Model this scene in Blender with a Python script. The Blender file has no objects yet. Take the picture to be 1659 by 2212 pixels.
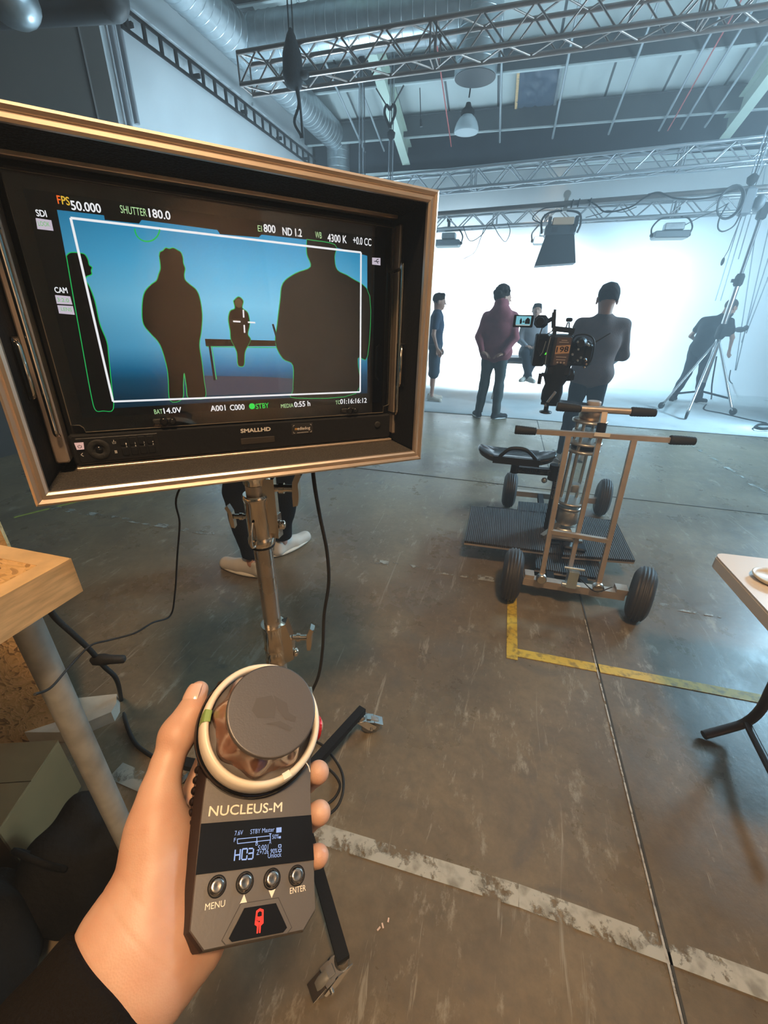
import bpy, math, random
import numpy as np
from mathutils import Matrix, Vector
from math import sin, cos, pi, radians, sqrt, atan
random.seed(7)
SCN = bpy.context.scene
COL = SCN.collection

# ------------------------------------------------------------------ camera
F = 890.0; PW, PH = 1659, 2212
PITCH = atan(435 / 890); YAW = radians(15); ROLL = radians(1.1); CH = 1.5
fw = np.array([-sin(YAW) * cos(PITCH), cos(YAW) * cos(PITCH), -sin(PITCH)])
_r0 = np.array([cos(YAW), sin(YAW), 0.0]); _u0 = np.cross(_r0, fw)
rt = _r0 * cos(ROLL) + _u0 * sin(ROLL); up = -_r0 * sin(ROLL) + _u0 * cos(ROLL)
CP = np.array([0, 0, CH])
cd = bpy.data.cameras.new('camera'); cam = bpy.data.objects.new('camera', cd); COL.objects.link(cam)
cd.sensor_fit = 'VERTICAL'; cd.sensor_height = 36; cd.sensor_width = 27; cd.lens = F / PH * 36
cd.clip_start = 0.02; cd.clip_end = 200
cam.matrix_world = Matrix([[rt[0], up[0], -fw[0], 0], [rt[1], up[1], -fw[1], 0], [rt[2], up[2], -fw[2], CH], [0, 0, 0, 1]])
SCN.camera = cam
# ------------------------------------------------------------------ world, exposure
w = bpy.data.worlds.new('world'); SCN.world = w; w.use_nodes = True
w.node_tree.nodes['Background'].inputs[0].default_value = (0.5, 0.6, 0.7, 1)
w.node_tree.nodes['Background'].inputs[1].default_value = 0.02
# thin studio haze hanging in the air of the whole hall
_vs = w.node_tree.nodes.new('ShaderNodeVolumeScatter'); _vs.inputs['Color'].default_value = (0.86, 0.95, 1.0, 1)
_vs.inputs['Density'].default_value = 0.033; _vs.inputs['Anisotropy'].default_value = 0.35
w.node_tree.links.new(_vs.outputs[0], w.node_tree.nodes['World Output'].inputs['Volume'])
cy_ = SCN.cycles; cy_.max_bounces = 6; cy_.diffuse_bounces = 3; cy_.glossy_bounces = 3; cy_.transmission_bounces = 4; cy_.transparent_max_bounces = 8; cy_.volume_bounces = 0
cy_.use_light_tree = False; cy_.use_adaptive_sampling = True; cy_.adaptive_threshold = 0.03; cy_.sample_clamp_indirect = 6.0
vs = SCN.view_settings
vs.view_transform = 'Standard'; vs.look = 'None'; vs.gamma = 1; vs.use_curve_mapping = False; vs.exposure = 0.0
# ------------------------------------------------------------------ lights
def area(name, loc, tgt, power, color, sx, sy, spread=180):
    l = bpy.data.lights.new(name, 'AREA'); l.shape = 'RECTANGLE'; l.size = sx; l.size_y = sy
    l.energy = power; l.color = color; l.spread = radians(spread)
    o = bpy.data.objects.new(name, l); COL.objects.link(o); o.location = loc
    o.rotation_euler = (Vector(tgt) - Vector(loc)).to_track_quat('-Z', 'Y').to_euler()
    return o
BLUE = (0.62, 0.86, 1.0)
def spot(name, loc, tgt, power, color, ang, blend=1.0, rad=.15):
    l = bpy.data.lights.new(name, 'SPOT'); l.energy = power; l.color = color; l.spot_size = radians(ang); l.spot_blend = blend; l.shadow_soft_size = rad
    o = bpy.data.objects.new(name, l); COL.objects.link(o); o.location = loc
    o.rotation_euler = (Vector(tgt) - Vector(loc)).to_track_quat('-Z', 'Y').to_euler(); return o
spot('cyclorama_wash', (0.66, 9.0, 2.5), (-0.3, 11.8, 0.75), 4200, (0.74, 0.91, 1.0), 112)
area('flood_light_lamp', (-1.4, 9.95, 2.5), (-1.2, 12.0, 1.2), 170, (0.62, 0.86, 1.0), .6, .3, 160)
area('flood_light_lamp_side', (2.7, 9.95, 2.5), (2.9, 12.0, 1.2), 150, (0.45, 0.78, 1.0), .6, .3, 160)
area('added_roof_fill', (5.6, 5.6, 2.6), (1.0, 7.6, 7.0), 560, (0.55, 0.82, 1.0), 1.6, 1.2)  # added lamp out of view, lifting the brightness of the roof lining
area('added_floor_fill', (6.2, 7.4, 4.2), (0.6, 5.0, 0.0), 200, (0.40, 0.74, 1.0), 1.2, .8, 80)  # unseen fill put in for blue light and sheen on the stage floor
area('added_left_wall_fill', (-3.4, 7.6, 1.0), (-5.0, 9.0, 5.5), 250, (0.55, 0.82, 1.0), 1.2, .8)  # extra source, invented to brighten the left wall
spot('added_peach_pool', (0.6, 10.2, 4.2), (0.0, 8.3, 0.0), 520, (1.0, 0.66, 0.36), 42)  # spot put in to make the warm patch of light on the stage floor
spot('workshop_lamp', (0.56, -0.68, 4.4), (0.75, 0.25, 0.0), 660, (1.0, 0.66, 0.36), 92, .8, .25)
area('workshop_lamp_side', (-2.4, -2.0, 4.2), (-0.9, 0.2, 0.7), 12, (1.0, 0.66, 0.36), 0.6, 0.6, 100)
area('added_reflection_fill', (5.2, -3.0, 2.6), (6.8, -5.0, 1.6), 210, (1.0, 0.72, 0.48), 1.2, 0.6, 110)  # added behind the camera so a bright corner wall reflects in the monitor cover

# ------------------------------------------------------------------ helpers
def ray(x, y):
    return fw + (x - PW / 2) / F * rt - (y - PH / 2) / F * up
def at(x, y, z=None, Y=None, X=None, d=None):
    """point of the place seen at photograph pixel x,y on the given plane"""
    r = ray(x, y)
    if z is not None: t = (z - CH) / r[2]
    elif Y is not None: t = Y / r[1]
    elif X is not None: t = X / r[0]
    else: t = d
    return CP + r * t
MW = {}
def tag(o, label=None, cat=None, group=None, kind=None):
    if label: o['label'] = label
    if cat: o['category'] = cat
    if group: o['group'] = group
    if kind: o['kind'] = kind
    return o
def thing(name, label, cat, loc=(0, 0, 0), rz=0.0, group=None, mtx=None):
    o = bpy.data.objects.new(name, None); COL.objects.link(o); o.empty_display_size = 0.1
    m = mtx.copy() if mtx is not None else Matrix.Translation(Vector([float(v) for v in loc])) @ Matrix.Rotation(rz, 4, 'Z')
    o.matrix_world = m; MW[o.name] = m
    return tag(o, label, cat, group)
def nrm(v):
    v = np.asarray(v, float); return v / (np.linalg.norm(v) + 1e-12)
def frame(d, hint=(0, 0, 1)):
    d = nrm(d); h = np.asarray(hint, float)
    if abs(d @ nrm(h)) > 0.98: h = np.array([1.0, 0, 0]) if abs(d[0]) < 0.9 else np.array([0, 1.0, 0])
    a = nrm(np.cross(h, d)); b = np.cross(d, a)
    return a, b, d
class MB:
    def __init__(s): s.v = []; s.f = []; s.n = 0; s.sm = []
    def add(s, v, f, smooth=False):
        v = np.asarray(v, float).reshape(-1, 3)
        s.v.append(v); s.f += [tuple(i + s.n for i in q) for q in f]; s.sm += [smooth] * len(f); s.n += len(v); return s
    def box(s, c, size, rz=0.0, M=None):
        x, y, z = [k / 2 for k in size]
        v = np.array([[sx * x, sy * y, sz * z] for sx in (-1, 1) for sy in (-1, 1) for sz in (-1, 1)])
        if M is not None: v = v @ np.asarray(M).T
        if rz: R = np.array([[cos(rz), -sin(rz), 0], [sin(rz), cos(rz), 0], [0, 0, 1]]); v = v @ R.T
        return s.add(v + np.asarray(c, float), [(0, 1, 3, 2), (4, 6, 7, 5), (0, 4, 5, 1), (2, 3, 7, 6), (0, 2, 6, 4), (1, 5, 7, 3)])
    def bbox(s, c, size, b=0.004, M=None, rz=0.0):
        """box with chamfered vertical (local z) and top/bottom edges"""
        x, y, z = [k / 2 for k in size]; b = min(b, x * .9, y * .9, z * .9)
        rings = []
        for zz, i in ((-z, b), (-z + b, 0), (z - b, 0), (z, b)):
            X, Y = x - i, y - i
            c_ = min(b, X * .9, Y * .9)
            rings.append([(X - c_, -Y), (X, -Y + c_), (X, Y - c_), (X - c_, Y), (-X + c_, Y), (-X, Y - c_), (-X, -Y + c_), (-X + c_, -Y)])
        v = [(p[0], p[1], zz) for (zz, r) in zip((-z, -z + b, z - b, z), rings) for p in r]
        v = np.array(v)
        if M is not None: v = v @ np.asarray(M).T
        if rz: R = np.array([[cos(rz), -sin(rz), 0], [sin(rz), cos(rz), 0], [0, 0, 1]]); v = v @ R.T
        f = [tuple(range(7, -1, -1)), tuple(range(24, 32))]
        for k in range(3):
            for i in range(8): j = (i + 1) % 8; f.append((k * 8 + i, k * 8 + j, k * 8 + 8 + j, k * 8 + 8 + i))
        return s.add(v + np.asarray(c, float), f)
    def beam(s, p1, p2, w_, h, hint=(0, 0, 1)):
        p1 = np.asarray(p1, float); p2 = np.asarray(p2, float)
        a, b, d = frame(p2 - p1, hint)
        v = [p + a * sx * w_ / 2 + b * sy * h / 2 for p in (p1, p2) for sx, sy in ((-1, -1), (1, -1), (1, 1), (-1, 1))]
        return s.add(v, [(3, 2, 1, 0), (4, 5, 6, 7), (0, 1, 5, 4), (1, 2, 6, 5), (2, 3, 7, 6), (3, 0, 4, 7)])
    def cone(s, p1, p2, r1, r2=None, n=16, caps=True, smooth=True):
        r2 = r1 if r2 is None else r2
        p1 = np.asarray(p1, float); p2 = np.asarray(p2, float); a, b, d = frame(p2 - p1)
        v = []
        for p, r in ((p1, r1), (p2, r2)):
            for i in range(n): t = 2 * pi * i / n; v.append(p + r * (a * cos(t) + b * sin(t)))
        s.add(v, [(i, (i + 1) % n, n + (i + 1) % n, n + i) for i in range(n)], smooth)
        if caps:
            s.add(v[:n], [tuple(range(n - 1, -1, -1))]); s.add(v[n:], [tuple(range(n))])
        return s
    def lathe(s, o, axis, prof, n=24, smooth=True, wav=None, hint=(0, 0, 1)):
        """profile of (radius, height along axis)"""
        a, b, d = frame(axis, hint); o = np.asarray(o, float); v = []
        for j, (r, h) in enumerate(prof):
            for i in range(n):
                t = 2 * pi * i / n; rr = r * (1 + (wav(t, j) if wav else 0))
                v.append(o + d * h + rr * (a * cos(t) + b * sin(t)))
        f = []
        for j in range(len(prof) - 1):
            for i in range(n): k = (i + 1) % n; f.append((j * n + i, j * n + k, j * n + n + k, j * n + n + i))
        s.add(v, f, smooth)
        for j, fl in ((0, True), (len(prof) - 1, False)):
            if prof[j][0] > 1e-4:
                q = list(range(n)); q = q[::-1] if fl else q
                s.add(v[j * n:(j + 1) * n], [tuple(q)])
        return s
    def tube(s, path, r, n=8, smooth=True, closed=False):
        P = [np.asarray(p, float) for p in path]; m = len(P)
        if not hasattr(r, '__len__'): r = [r] * m
        v = []; a = None
        for i in range(m):
            if closed: d = P[(i + 1) % m] - P[i - 1]
            else: d = P[min(i + 1, m - 1)] - P[max(i - 1, 0)]
            d = nrm(d)
            if a is None: a, b, _ = frame(d)
            else: a = nrm(a - d * (a @ d)); b = np.cross(d, a)
            for k in range(n): t = 2 * pi * k / n; v.append(P[i] + r[i] * (a * cos(t) + b * sin(t)))
        f = []
        for i in range(m if closed else m - 1):
            i2 = (i + 1) % m
            for k in range(n): k2 = (k + 1) % n; f.append((i * n + k, i * n + k2, i2 * n + k2, i2 * n + k))
        s.add(v, f, smooth)
        if not closed:
            s.add(v[:n], [tuple(range(n - 1, -1, -1))]); s.add(v[-n:], [tuple(range(n))])
        return s
    def prism(s, poly, o, X, Y, depth, smooth=False):
        """polygon (2-D) in plane o,X,Y extruded by the vector depth"""
        o = np.asarray(o, float); X = np.asarray(X, float); Y = np.asarray(Y, float); D = np.asarray(depth, float)
        n = len(poly); v = [o + X * p[0] + Y * p[1] for p in poly] + [o + X * p[0] + Y * p[1] + D for p in poly]
        f = [(i, (i + 1) % n, n + (i + 1) % n, n + i) for i in range(n)]
        if np.cross(X, Y) @ D > 0: f = f; caps = [tuple(range(n - 1, -1, -1)), tuple(range(n, 2 * n))]
        else: caps = [tuple(range(n)), tuple(range(2 * n - 1, n - 1, -1))]; f = [q[::-1] for q in f]
        return s.add(v, f + caps)
    def flat(s, poly, z=0.0):
        return s.add([(p[0], p[1], z) for p in poly], [tuple(range(len(poly)))])
    def sphere(s, c, r, n=16, m=10, M=None):
        r = np.array([r, r, r], float) if not hasattr(r, '__len__') else np.array(r, float)
        v = []
        for j in range(m + 1):
            ph = pi * j / m
            for i in range(n): t = 2 * pi * i / n; v.append(np.array([sin(ph) * cos(t), sin(ph) * sin(t), cos(ph)]) * r)
        v = np.array(v)
        if M is not None: v = v @ np.asarray(M).T
        f = []
        for j in range(m):
            for i in range(n): k = (i + 1) % n; f.append((j * n + i, j * n + n + i, j * n + n + k, j * n + k))
        return s.add(v + np.asarray(c, float), f, True)
    def build(s, name, mat, parent=None, world=False, label=None, cat=None, group=None, kind=None):
        me = bpy.data.meshes.new(name)
        v = np.concatenate(s.v) if s.v else np.zeros((0, 3))
        if parent is None:
            lo = v.min(0); hi = v.max(0); base = np.array([(lo[0] + hi[0]) / 2, (lo[1] + hi[1]) / 2, lo[2]])
            m = Matrix.Translation(Vector(base.tolist())); v = v - base
        else:
            m = MW[parent.name]
            if world:
                iv = np.array(m.inverted()); v = v @ iv[:3, :3].T + iv[:3, 3]
        me.from_pydata(v.tolist(), [], s.f)
        me.polygons.foreach_set('use_smooth', s.sm)
        me.materials.append(mat); me.update()
        o = bpy.data.objects.new(name, me); COL.objects.link(o)
        if parent is None: o.matrix_world = m
        else: o.parent = parent
        MW[o.name] = m
        return tag(o, label, cat, group, kind)
def pieces(name, mat, parent, mb, mats):
    """many alike pieces: one mesh (local to its own origin), a linked object per matrix"""
    o0 = mb.build(name, mat, parent)
    iv = MW[parent.name].inverted(); out = []
    for i, m in enumerate(mats):
        o = o0 if i == 0 else bpy.data.objects.new(name, o0.data)
        if i: COL.objects.link(o); o.parent = parent
        o.matrix_basis = iv @ m; MW[o.name] = m; out.append(o)
    return out
def copy_thing(src, mtx, label=None, group=None):
    def rec(o, par):
        c = o.copy(); COL.objects.link(c)
        if par: c.parent = par
        for ch in o.children: rec(ch, c)
        return c
    c = rec(src, None); c.matrix_world = mtx; MW[c.name] = mtx
    if label: c['label'] = label
    if group: c['group'] = group
    return c
def cat_rom(pts, k=8):
    P = [np.asarray(p, float) for p in pts]; P = [2 * P[0] - P[1]] + P + [2 * P[-1] - P[-2]]; out = []
    for i in range(1, len(P) - 2):
        for j in range(k):
            t = j / k; a, b, c, d = P[i - 1:i + 3]
            out.append(0.5 * (2 * b + (c - a) * t + (2 * a - 5 * b + 4 * c - d) * t * t + (3 * b - a - 3 * c + d) * t ** 3))
    return out + [P[-2]]
def lin(c):
    return tuple((x / 255 / 12.92 if x / 255 <= 0.04045 else ((x / 255 + 0.055) / 1.055) ** 2.4) for x in c)
def mat(name, color, rough=0.5, metal=0.0, var=0.0, vscale=8.0, bump=0.0, bscale=60.0, spec=0.5, col2=None, coat=0.0, stretch=None, rvar=0.0, detail=4):
    m = bpy.data.materials.new(name); m.use_nodes = True; nt = m.node_tree; b = nt.nodes['Principled BSDF']
    b.inputs['Base Color'].default_value = (*color, 1); b.inputs['Roughness'].default_value = rough
    b.inputs['Metallic'].default_value = metal; b.inputs['Specular IOR Level'].default_value = spec
    if coat: b.inputs['Coat Weight'].default_value = coat; b.inputs['Coat Roughness'].default_value = 0.1
    if var or bump or col2 or rvar:
        tc = nt.nodes.new('ShaderNodeTexCoord'); mp = nt.nodes.new('ShaderNodeMapping')
        nt.links.new(tc.outputs['Object'], mp.inputs[0])
        if stretch: mp.inputs['Scale'].default_value = stretch
        n = nt.nodes.new('ShaderNodeTexNoise'); n.inputs['Scale'].default_value = vscale; n.inputs['Detail'].default_value = detail
        nt.links.new(mp.outputs[0], n.inputs['Vector'])
        if var or col2:
            r = nt.nodes.new('ShaderNodeValToRGB'); nt.links.new(n.outputs['Fac'], r.inputs[0])
            c2 = col2 or tuple(min(1, c * (1 + var)) for c in color); c1 = color if col2 else tuple(c * (1 - var) for c in color)
            r.color_ramp.elements[0].color = (*c1, 1); r.color_ramp.elements[1].color = (*c2, 1)
            r.color_ramp.elements[0].position = 0.32; r.color_ramp.elements[1].position = 0.68
            nt.links.new(r.outputs[0], b.inputs['Base Color'])
        if rvar:
            mr = nt.nodes.new('ShaderNodeMapRange'); nt.links.new(n.outputs['Fac'], mr.inputs[0])
            mr.inputs[1].default_value = .3; mr.inputs[2].default_value = .7
            mr.inputs[3].default_value = max(0.02, rough - rvar); mr.inputs[4].default_value = rough + rvar
            nt.links.new(mr.outputs[0], b.inputs['Roughness'])
        if bump:
            n2 = nt.nodes.new('ShaderNodeTexNoise'); n2.inputs['Scale'].default_value = bscale; n2.inputs['Detail'].default_value = 3
            nt.links.new(mp.outputs[0], n2.inputs['Vector'])
            bp = nt.nodes.new('ShaderNodeBump'); bp.inputs['Strength'].default_value = bump; bp.inputs['Distance'].default_value = 0.01
            nt.links.new(n2.outputs['Fac'], bp.inputs['Height']); nt.links.new(bp.outputs[0], b.inputs['Normal'])
    return m
def emat(name, color, strength=1.0):
    m = bpy.data.materials.new(name); m.use_nodes = True; nt = m.node_tree; nt.nodes.clear()
    e = nt.nodes.new('ShaderNodeEmission'); o = nt.nodes.new('ShaderNodeOutputMaterial')
    e.inputs[0].default_value = (*color, 1); e.inputs[1].default_value = strength; nt.links.new(e.outputs[0], o.inputs[0]); return m
_fc = {}
def text_geo(s, size, bold=0.0):
    c = bpy.data.curves.new('t', 'FONT'); c.body = s; c.size = size; c.offset = bold * size; c.resolution_u = 3
    o = bpy.data.objects.new('t', c); COL.objects.link(o)
    dg = bpy.context.evaluated_depsgraph_get(); me = o.evaluated_get(dg).to_mesh()
    v = np.array([tuple(q.co) for q in me.vertices]).reshape(-1, 3); f = [tuple(p.vertices) for p in me.polygons]
    o.evaluated_get(dg).to_mesh_clear(); bpy.data.objects.remove(o); bpy.data.curves.remove(c)
    return v, f
def text(mb, s, p0, p1, h, z, bold=0.0, skew=0.0):
    if bold > 0:
        p0 = np.asarray(p0, float); p1 = np.asarray(p1, float); e = bold * h * 1.4
        for dx, dy in ((-e, 0), (e, 0), (0, e), (0, -e)): text(mb, s, p0 + [dx, dy], p1 + [dx, dy], h, z + (dx + 2 * dy) * .01)
        return mb
    return _text(mb, s, p0, p1, h, z)
def _text(mb, s, p0, p1, h, z, bold=0.0, skew=0.0):
    """writes s on the local xy plane from p0 (baseline left) to p1 (baseline right) with cap height h"""
    v, f = text_geo(s, 1.0, bold)
    if not len(v): return mb
    lo = v.min(0); hi = v.max(0); x = (v[:, 0] - lo[0]) / (hi[0] - lo[0]); y = v[:, 1] / 0.70 * h
    p0 = np.asarray(p0, float); p1 = np.asarray(p1, float); d = nrm(p1 - p0); nn = np.array([-d[1], d[0]]); L = np.linalg.norm(p1 - p0)
    q = p0[None, :] + (x * L)[:, None] * d[None, :] + y[:, None] * nn[None, :]
    return mb.add(np.c_[q, np.full(len(q), z)], f)

# ---- signed-distance modelling: smooth unions of round cones and ellipsoids, surfaced in one continuous skin
def sd_grid(prims, res, pad=0.03, disp=None):
    lo = np.min([p['lo'] for p in prims], 0) - pad; hi = np.max([p['hi'] for p in prims], 0) + pad
    n = np.ceil((hi - lo) / res).astype(int) + 1
    G = np.full(n, 0.5, np.float32)
    ax = [lo[i] + res * np.arange(n[i]) for i in range(3)]
    for p in prims:
        k = p['k']; m = max(k, 0.0) + 3 * res
        i0 = np.maximum(((p['lo'] - m - lo) / res).astype(int), 0); i1 = np.minimum(((p['hi'] + m - lo) / res).astype(int) + 2, n)
        sl = tuple(slice(a, b) for a, b in zip(i0, i1))
        X = ax[0][sl[0]][:, None, None]; Y = ax[1][sl[1]][None, :, None]; Z = ax[2][sl[2]][None, None, :]
        d = p['f'](X, Y, Z).astype(np.float32); g = G[sl]
        if p['op'] == 'add':
            if k > 0:
                h = np.maximum(k - np.abs(g - d), 0) / k; G[sl] = np.minimum(g, d) - h * h * k * 0.25
            else: G[sl] = np.minimum(g, d)
        else:
            d = -d
            if k > 0:
                h = np.maximum(k - np.abs(g - d), 0) / k; G[sl] = np.maximum(g, d) + h * h * k * 0.25
            else: G[sl] = np.maximum(g, d)
    if disp is not None:
        G = G + disp(ax[0][:, None, None], ax[1][None, :, None], ax[2][None, None, :]).astype(np.float32)
    return G, lo, res
def RC(a, b, ra, rb=None, k=0.02, op='add'):
    a = np.asarray(a, float); b = np.asarray(b, float); rb = ra if rb is None else rb
    R = max(ra, rb)
    def f(X, Y, Z):
        d = b - a; L2 = d @ d + 1e-9
        px, py, pz = X - a[0], Y - a[1], Z - a[2]
        t = np.clip((px * d[0] + py * d[1] + pz * d[2]) / L2, 0, 1)
        return np.sqrt((px - t * d[0]) ** 2 + (py - t * d[1]) ** 2 + (pz - t * d[2]) ** 2) - (ra + (rb - ra) * t)
    return dict(f=f, lo=np.minimum(a, b) - R, hi=np.maximum(a, b) + R, k=k, op=op)
def EL(c, r, M=None, k=0.02, op='add'):
    c = np.asarray(c, float); r = np.asarray(r, float); M = np.eye(3) if M is None else np.asarray(M, float); R = r.max()
    def f(X, Y, Z):
        px, py, pz = X - c[0], Y - c[1], Z - c[2]
        q = [M[0, i] * px + M[1, i] * py + M[2, i] * pz for i in range(3)]
        k0 = np.sqrt(sum((q[i] / r[i]) ** 2 for i in range(3))); k1 = np.sqrt(sum((q[i] / r[i] ** 2) ** 2 for i in range(3)))
        return k0 * (k0 - 1) / (k1 + 1e-6)
    return dict(f=f, lo=c - R, hi=c + R, k=k, op=op)
def cut(p): return dict(p, op='sub')
def nets(G, lo, res, clip=None):
    ins = G < 0; nx, ny, nz = G.shape
    c = np.zeros((nx - 1, ny - 1, nz - 1), int)
    S = [(i, j, k) for i in (0, 1) for j in (0, 1) for k in (0, 1)]
    sl = lambda A, s: A[s[0]:nx - 1 + s[0], s[1]:ny - 1 + s[1], s[2]:nz - 1 + s[2]]
    for s in S: c += sl(ins, s)
    act = (c > 0) & (c < 8); idx = np.argwhere(act)
    acc = np.zeros((len(idx), 3)); cnt = np.zeros(len(idx))
    for s in S:
        for a in range(3):
            if s[a]: continue
            t = list(s); t[a] = 1
            g0 = G[idx[:, 0] + s[0], idx[:, 1] + s[1], idx[:, 2] + s[2]]; g1 = G[idx[:, 0] + t[0], idx[:, 1] + t[1], idx[:, 2] + t[2]]
            m = (g0 < 0) != (g1 < 0); f = np.where(m, g0 / np.where(m, g0 - g1, 1), 0)
            p = np.tile(np.array(s, float), (len(idx), 1)); p[:, a] = f
            acc += p * m[:, None]; cnt += m
    V = (idx + acc / cnt[:, None]) * res + lo
    vid = np.full(act.shape, -1); vid[act] = np.arange(len(idx)); Q = []
    for a in range(3):
        b, d = [(1, 2), (2, 0), (0, 1)][a]
        sh = [slice(0, None)] * 3; e0 = [slice(None)] * 3; e1 = [slice(None)] * 3
        e0[a] = slice(0, -1); e1[a] = slice(1, None)
        A0 = ins[tuple(e0)]; A1 = ins[tuple(e1)]
        E = np.argwhere(A0 != A1)
        E = E[(E[:, b] > 0) & (E[:, d] > 0) & (E[:, b] < G.shape[b] - 1) & (E[:, d] < G.shape[d] - 1)]
        def g(db, dd):
            q = E.copy(); q[:, b] -= db; q[:, d] -= dd; return vid[q[:, 0], q[:, 1], q[:, 2]]
        q = np.stack([g(1, 1), g(0, 1), g(0, 0), g(1, 0)], 1)
        fl = A0[E[:, 0], E[:, 1], E[:, 2]]
        q[~fl] = q[~fl][:, ::-1]; Q.append(q)
    Q = np.concatenate(Q); Q = Q[(Q >= 0).all(1)]
    return V, Q
def skin(name, prims, res, material, parent, xf=None, disp=None, label=None, **kw):
    G, lo, r = sd_grid(prims, res, disp=disp, pad=4 * res)
    G[0] = G[-1] = 1; G[:, 0] = G[:, -1] = 1; G[:, :, 0] = G[:, :, -1] = 1
    V, Q = nets(G, lo, r)
    if xf is not None: V = xf(V)
    me = bpy.data.meshes.new(name)
    me.vertices.add(len(V)); me.vertices.foreach_set('co', V.astype(np.float32).ravel())
    me.loops.add(Q.size); me.loops.foreach_set('vertex_index', Q.astype(np.int32).ravel())
    me.polygons.add(len(Q)); me.polygons.foreach_set('loop_start', np.arange(0, Q.size, 4, dtype=np.int32))
    me.polygons.foreach_set('use_smooth', np.ones(len(Q), bool))
    me.update(calc_edges=True); me.validate(); me.materials.append(material)
    o = bpy.data.objects.new(name, me); COL.objects.link(o)
    if parent is not None: o.parent = parent; MW[o.name] = MW[parent.name]
    return tag(o, label, **kw)

# ------------------------------------------------------------------ materials
M_wall = mat('white_painted_wall', (0.62, 0.66, 0.68), 0.75, var=0.05, vscale=1.5, bump=0.05, bscale=30)
M_cyc = mat('cyclorama_paint', (0.80, 0.82, 0.84), 0.6, var=0.02, vscale=1.0)
M_dark = mat('dark_wall_cladding', (0.028, 0.036, 0.048), 0.8, var=0.2, vscale=3)
M_warmwall = mat('workshop_wall', (0.42, 0.30, 0.19), 0.7, var=0.1, vscale=2)
M_roof = mat('roof_lining', (0.55, 0.62, 0.62), 0.6, var=0.04, vscale=2)
M_joint = mat('roof_joint', (0.12, 0.14, 0.15), 0.8)
M_beam = mat('dark_steel_beam', (0.06, 0.07, 0.075), 0.5, metal=0.0, var=0.12, vscale=4)
M_cream = mat('pale_green_steel', (0.60, 0.72, 0.62), 0.45, var=0.03, vscale=5)
M_alu = mat('truss_aluminium', (0.34, 0.29, 0.27), 0.38, metal=0.85, var=0.08, vscale=6)
M_galv = mat('galvanised_duct', (0.46, 0.52, 0.55), 0.32, metal=0.75, var=0.12, vscale=9)
M_black = mat('black_plastic', (0.012, 0.012, 0.013), 0.42, spec=.3, bump=0.06, bscale=300)
M_blackm = mat('matt_black', (0.010, 0.010, 0.011), 0.75, spec=.2, bump=0.1, bscale=120)
M_blackg = mat('gloss_black', (0.008, 0.008, 0.009), 0.12)
M_rubber = mat('black_rubber', (0.022, 0.021, 0.020), 0.62, bump=0.15, bscale=200, spec=.3)
M_chrome = mat('polished_steel', (0.78, 0.70, 0.60), 0.14, metal=1.0, rvar=0.04, vscale=20)
M_steel = mat('brushed_aluminium', (0.62, 0.56, 0.50), 0.30, metal=1.0, var=0.06, vscale=14, rvar=0.08)
M_goldalu = mat('edge_trim_aluminium', (0.72, 0.58, 0.46), 0.36, metal=0.85, var=0.04, vscale=25)
M_foam = mat('grey_black_foam', (0.030, 0.027, 0.024), 0.85, col2=(0.10, 0.085, 0.07), vscale=420, bump=0.9, bscale=260, spec=0.25, detail=6)
M_white = mat('white_plastic', (0.72, 0.68, 0.62), 0.4, var=0.02, vscale=6)
M_red = mat('red_pipe', (0.45, 0.10, 0.10), 0.5)

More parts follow.
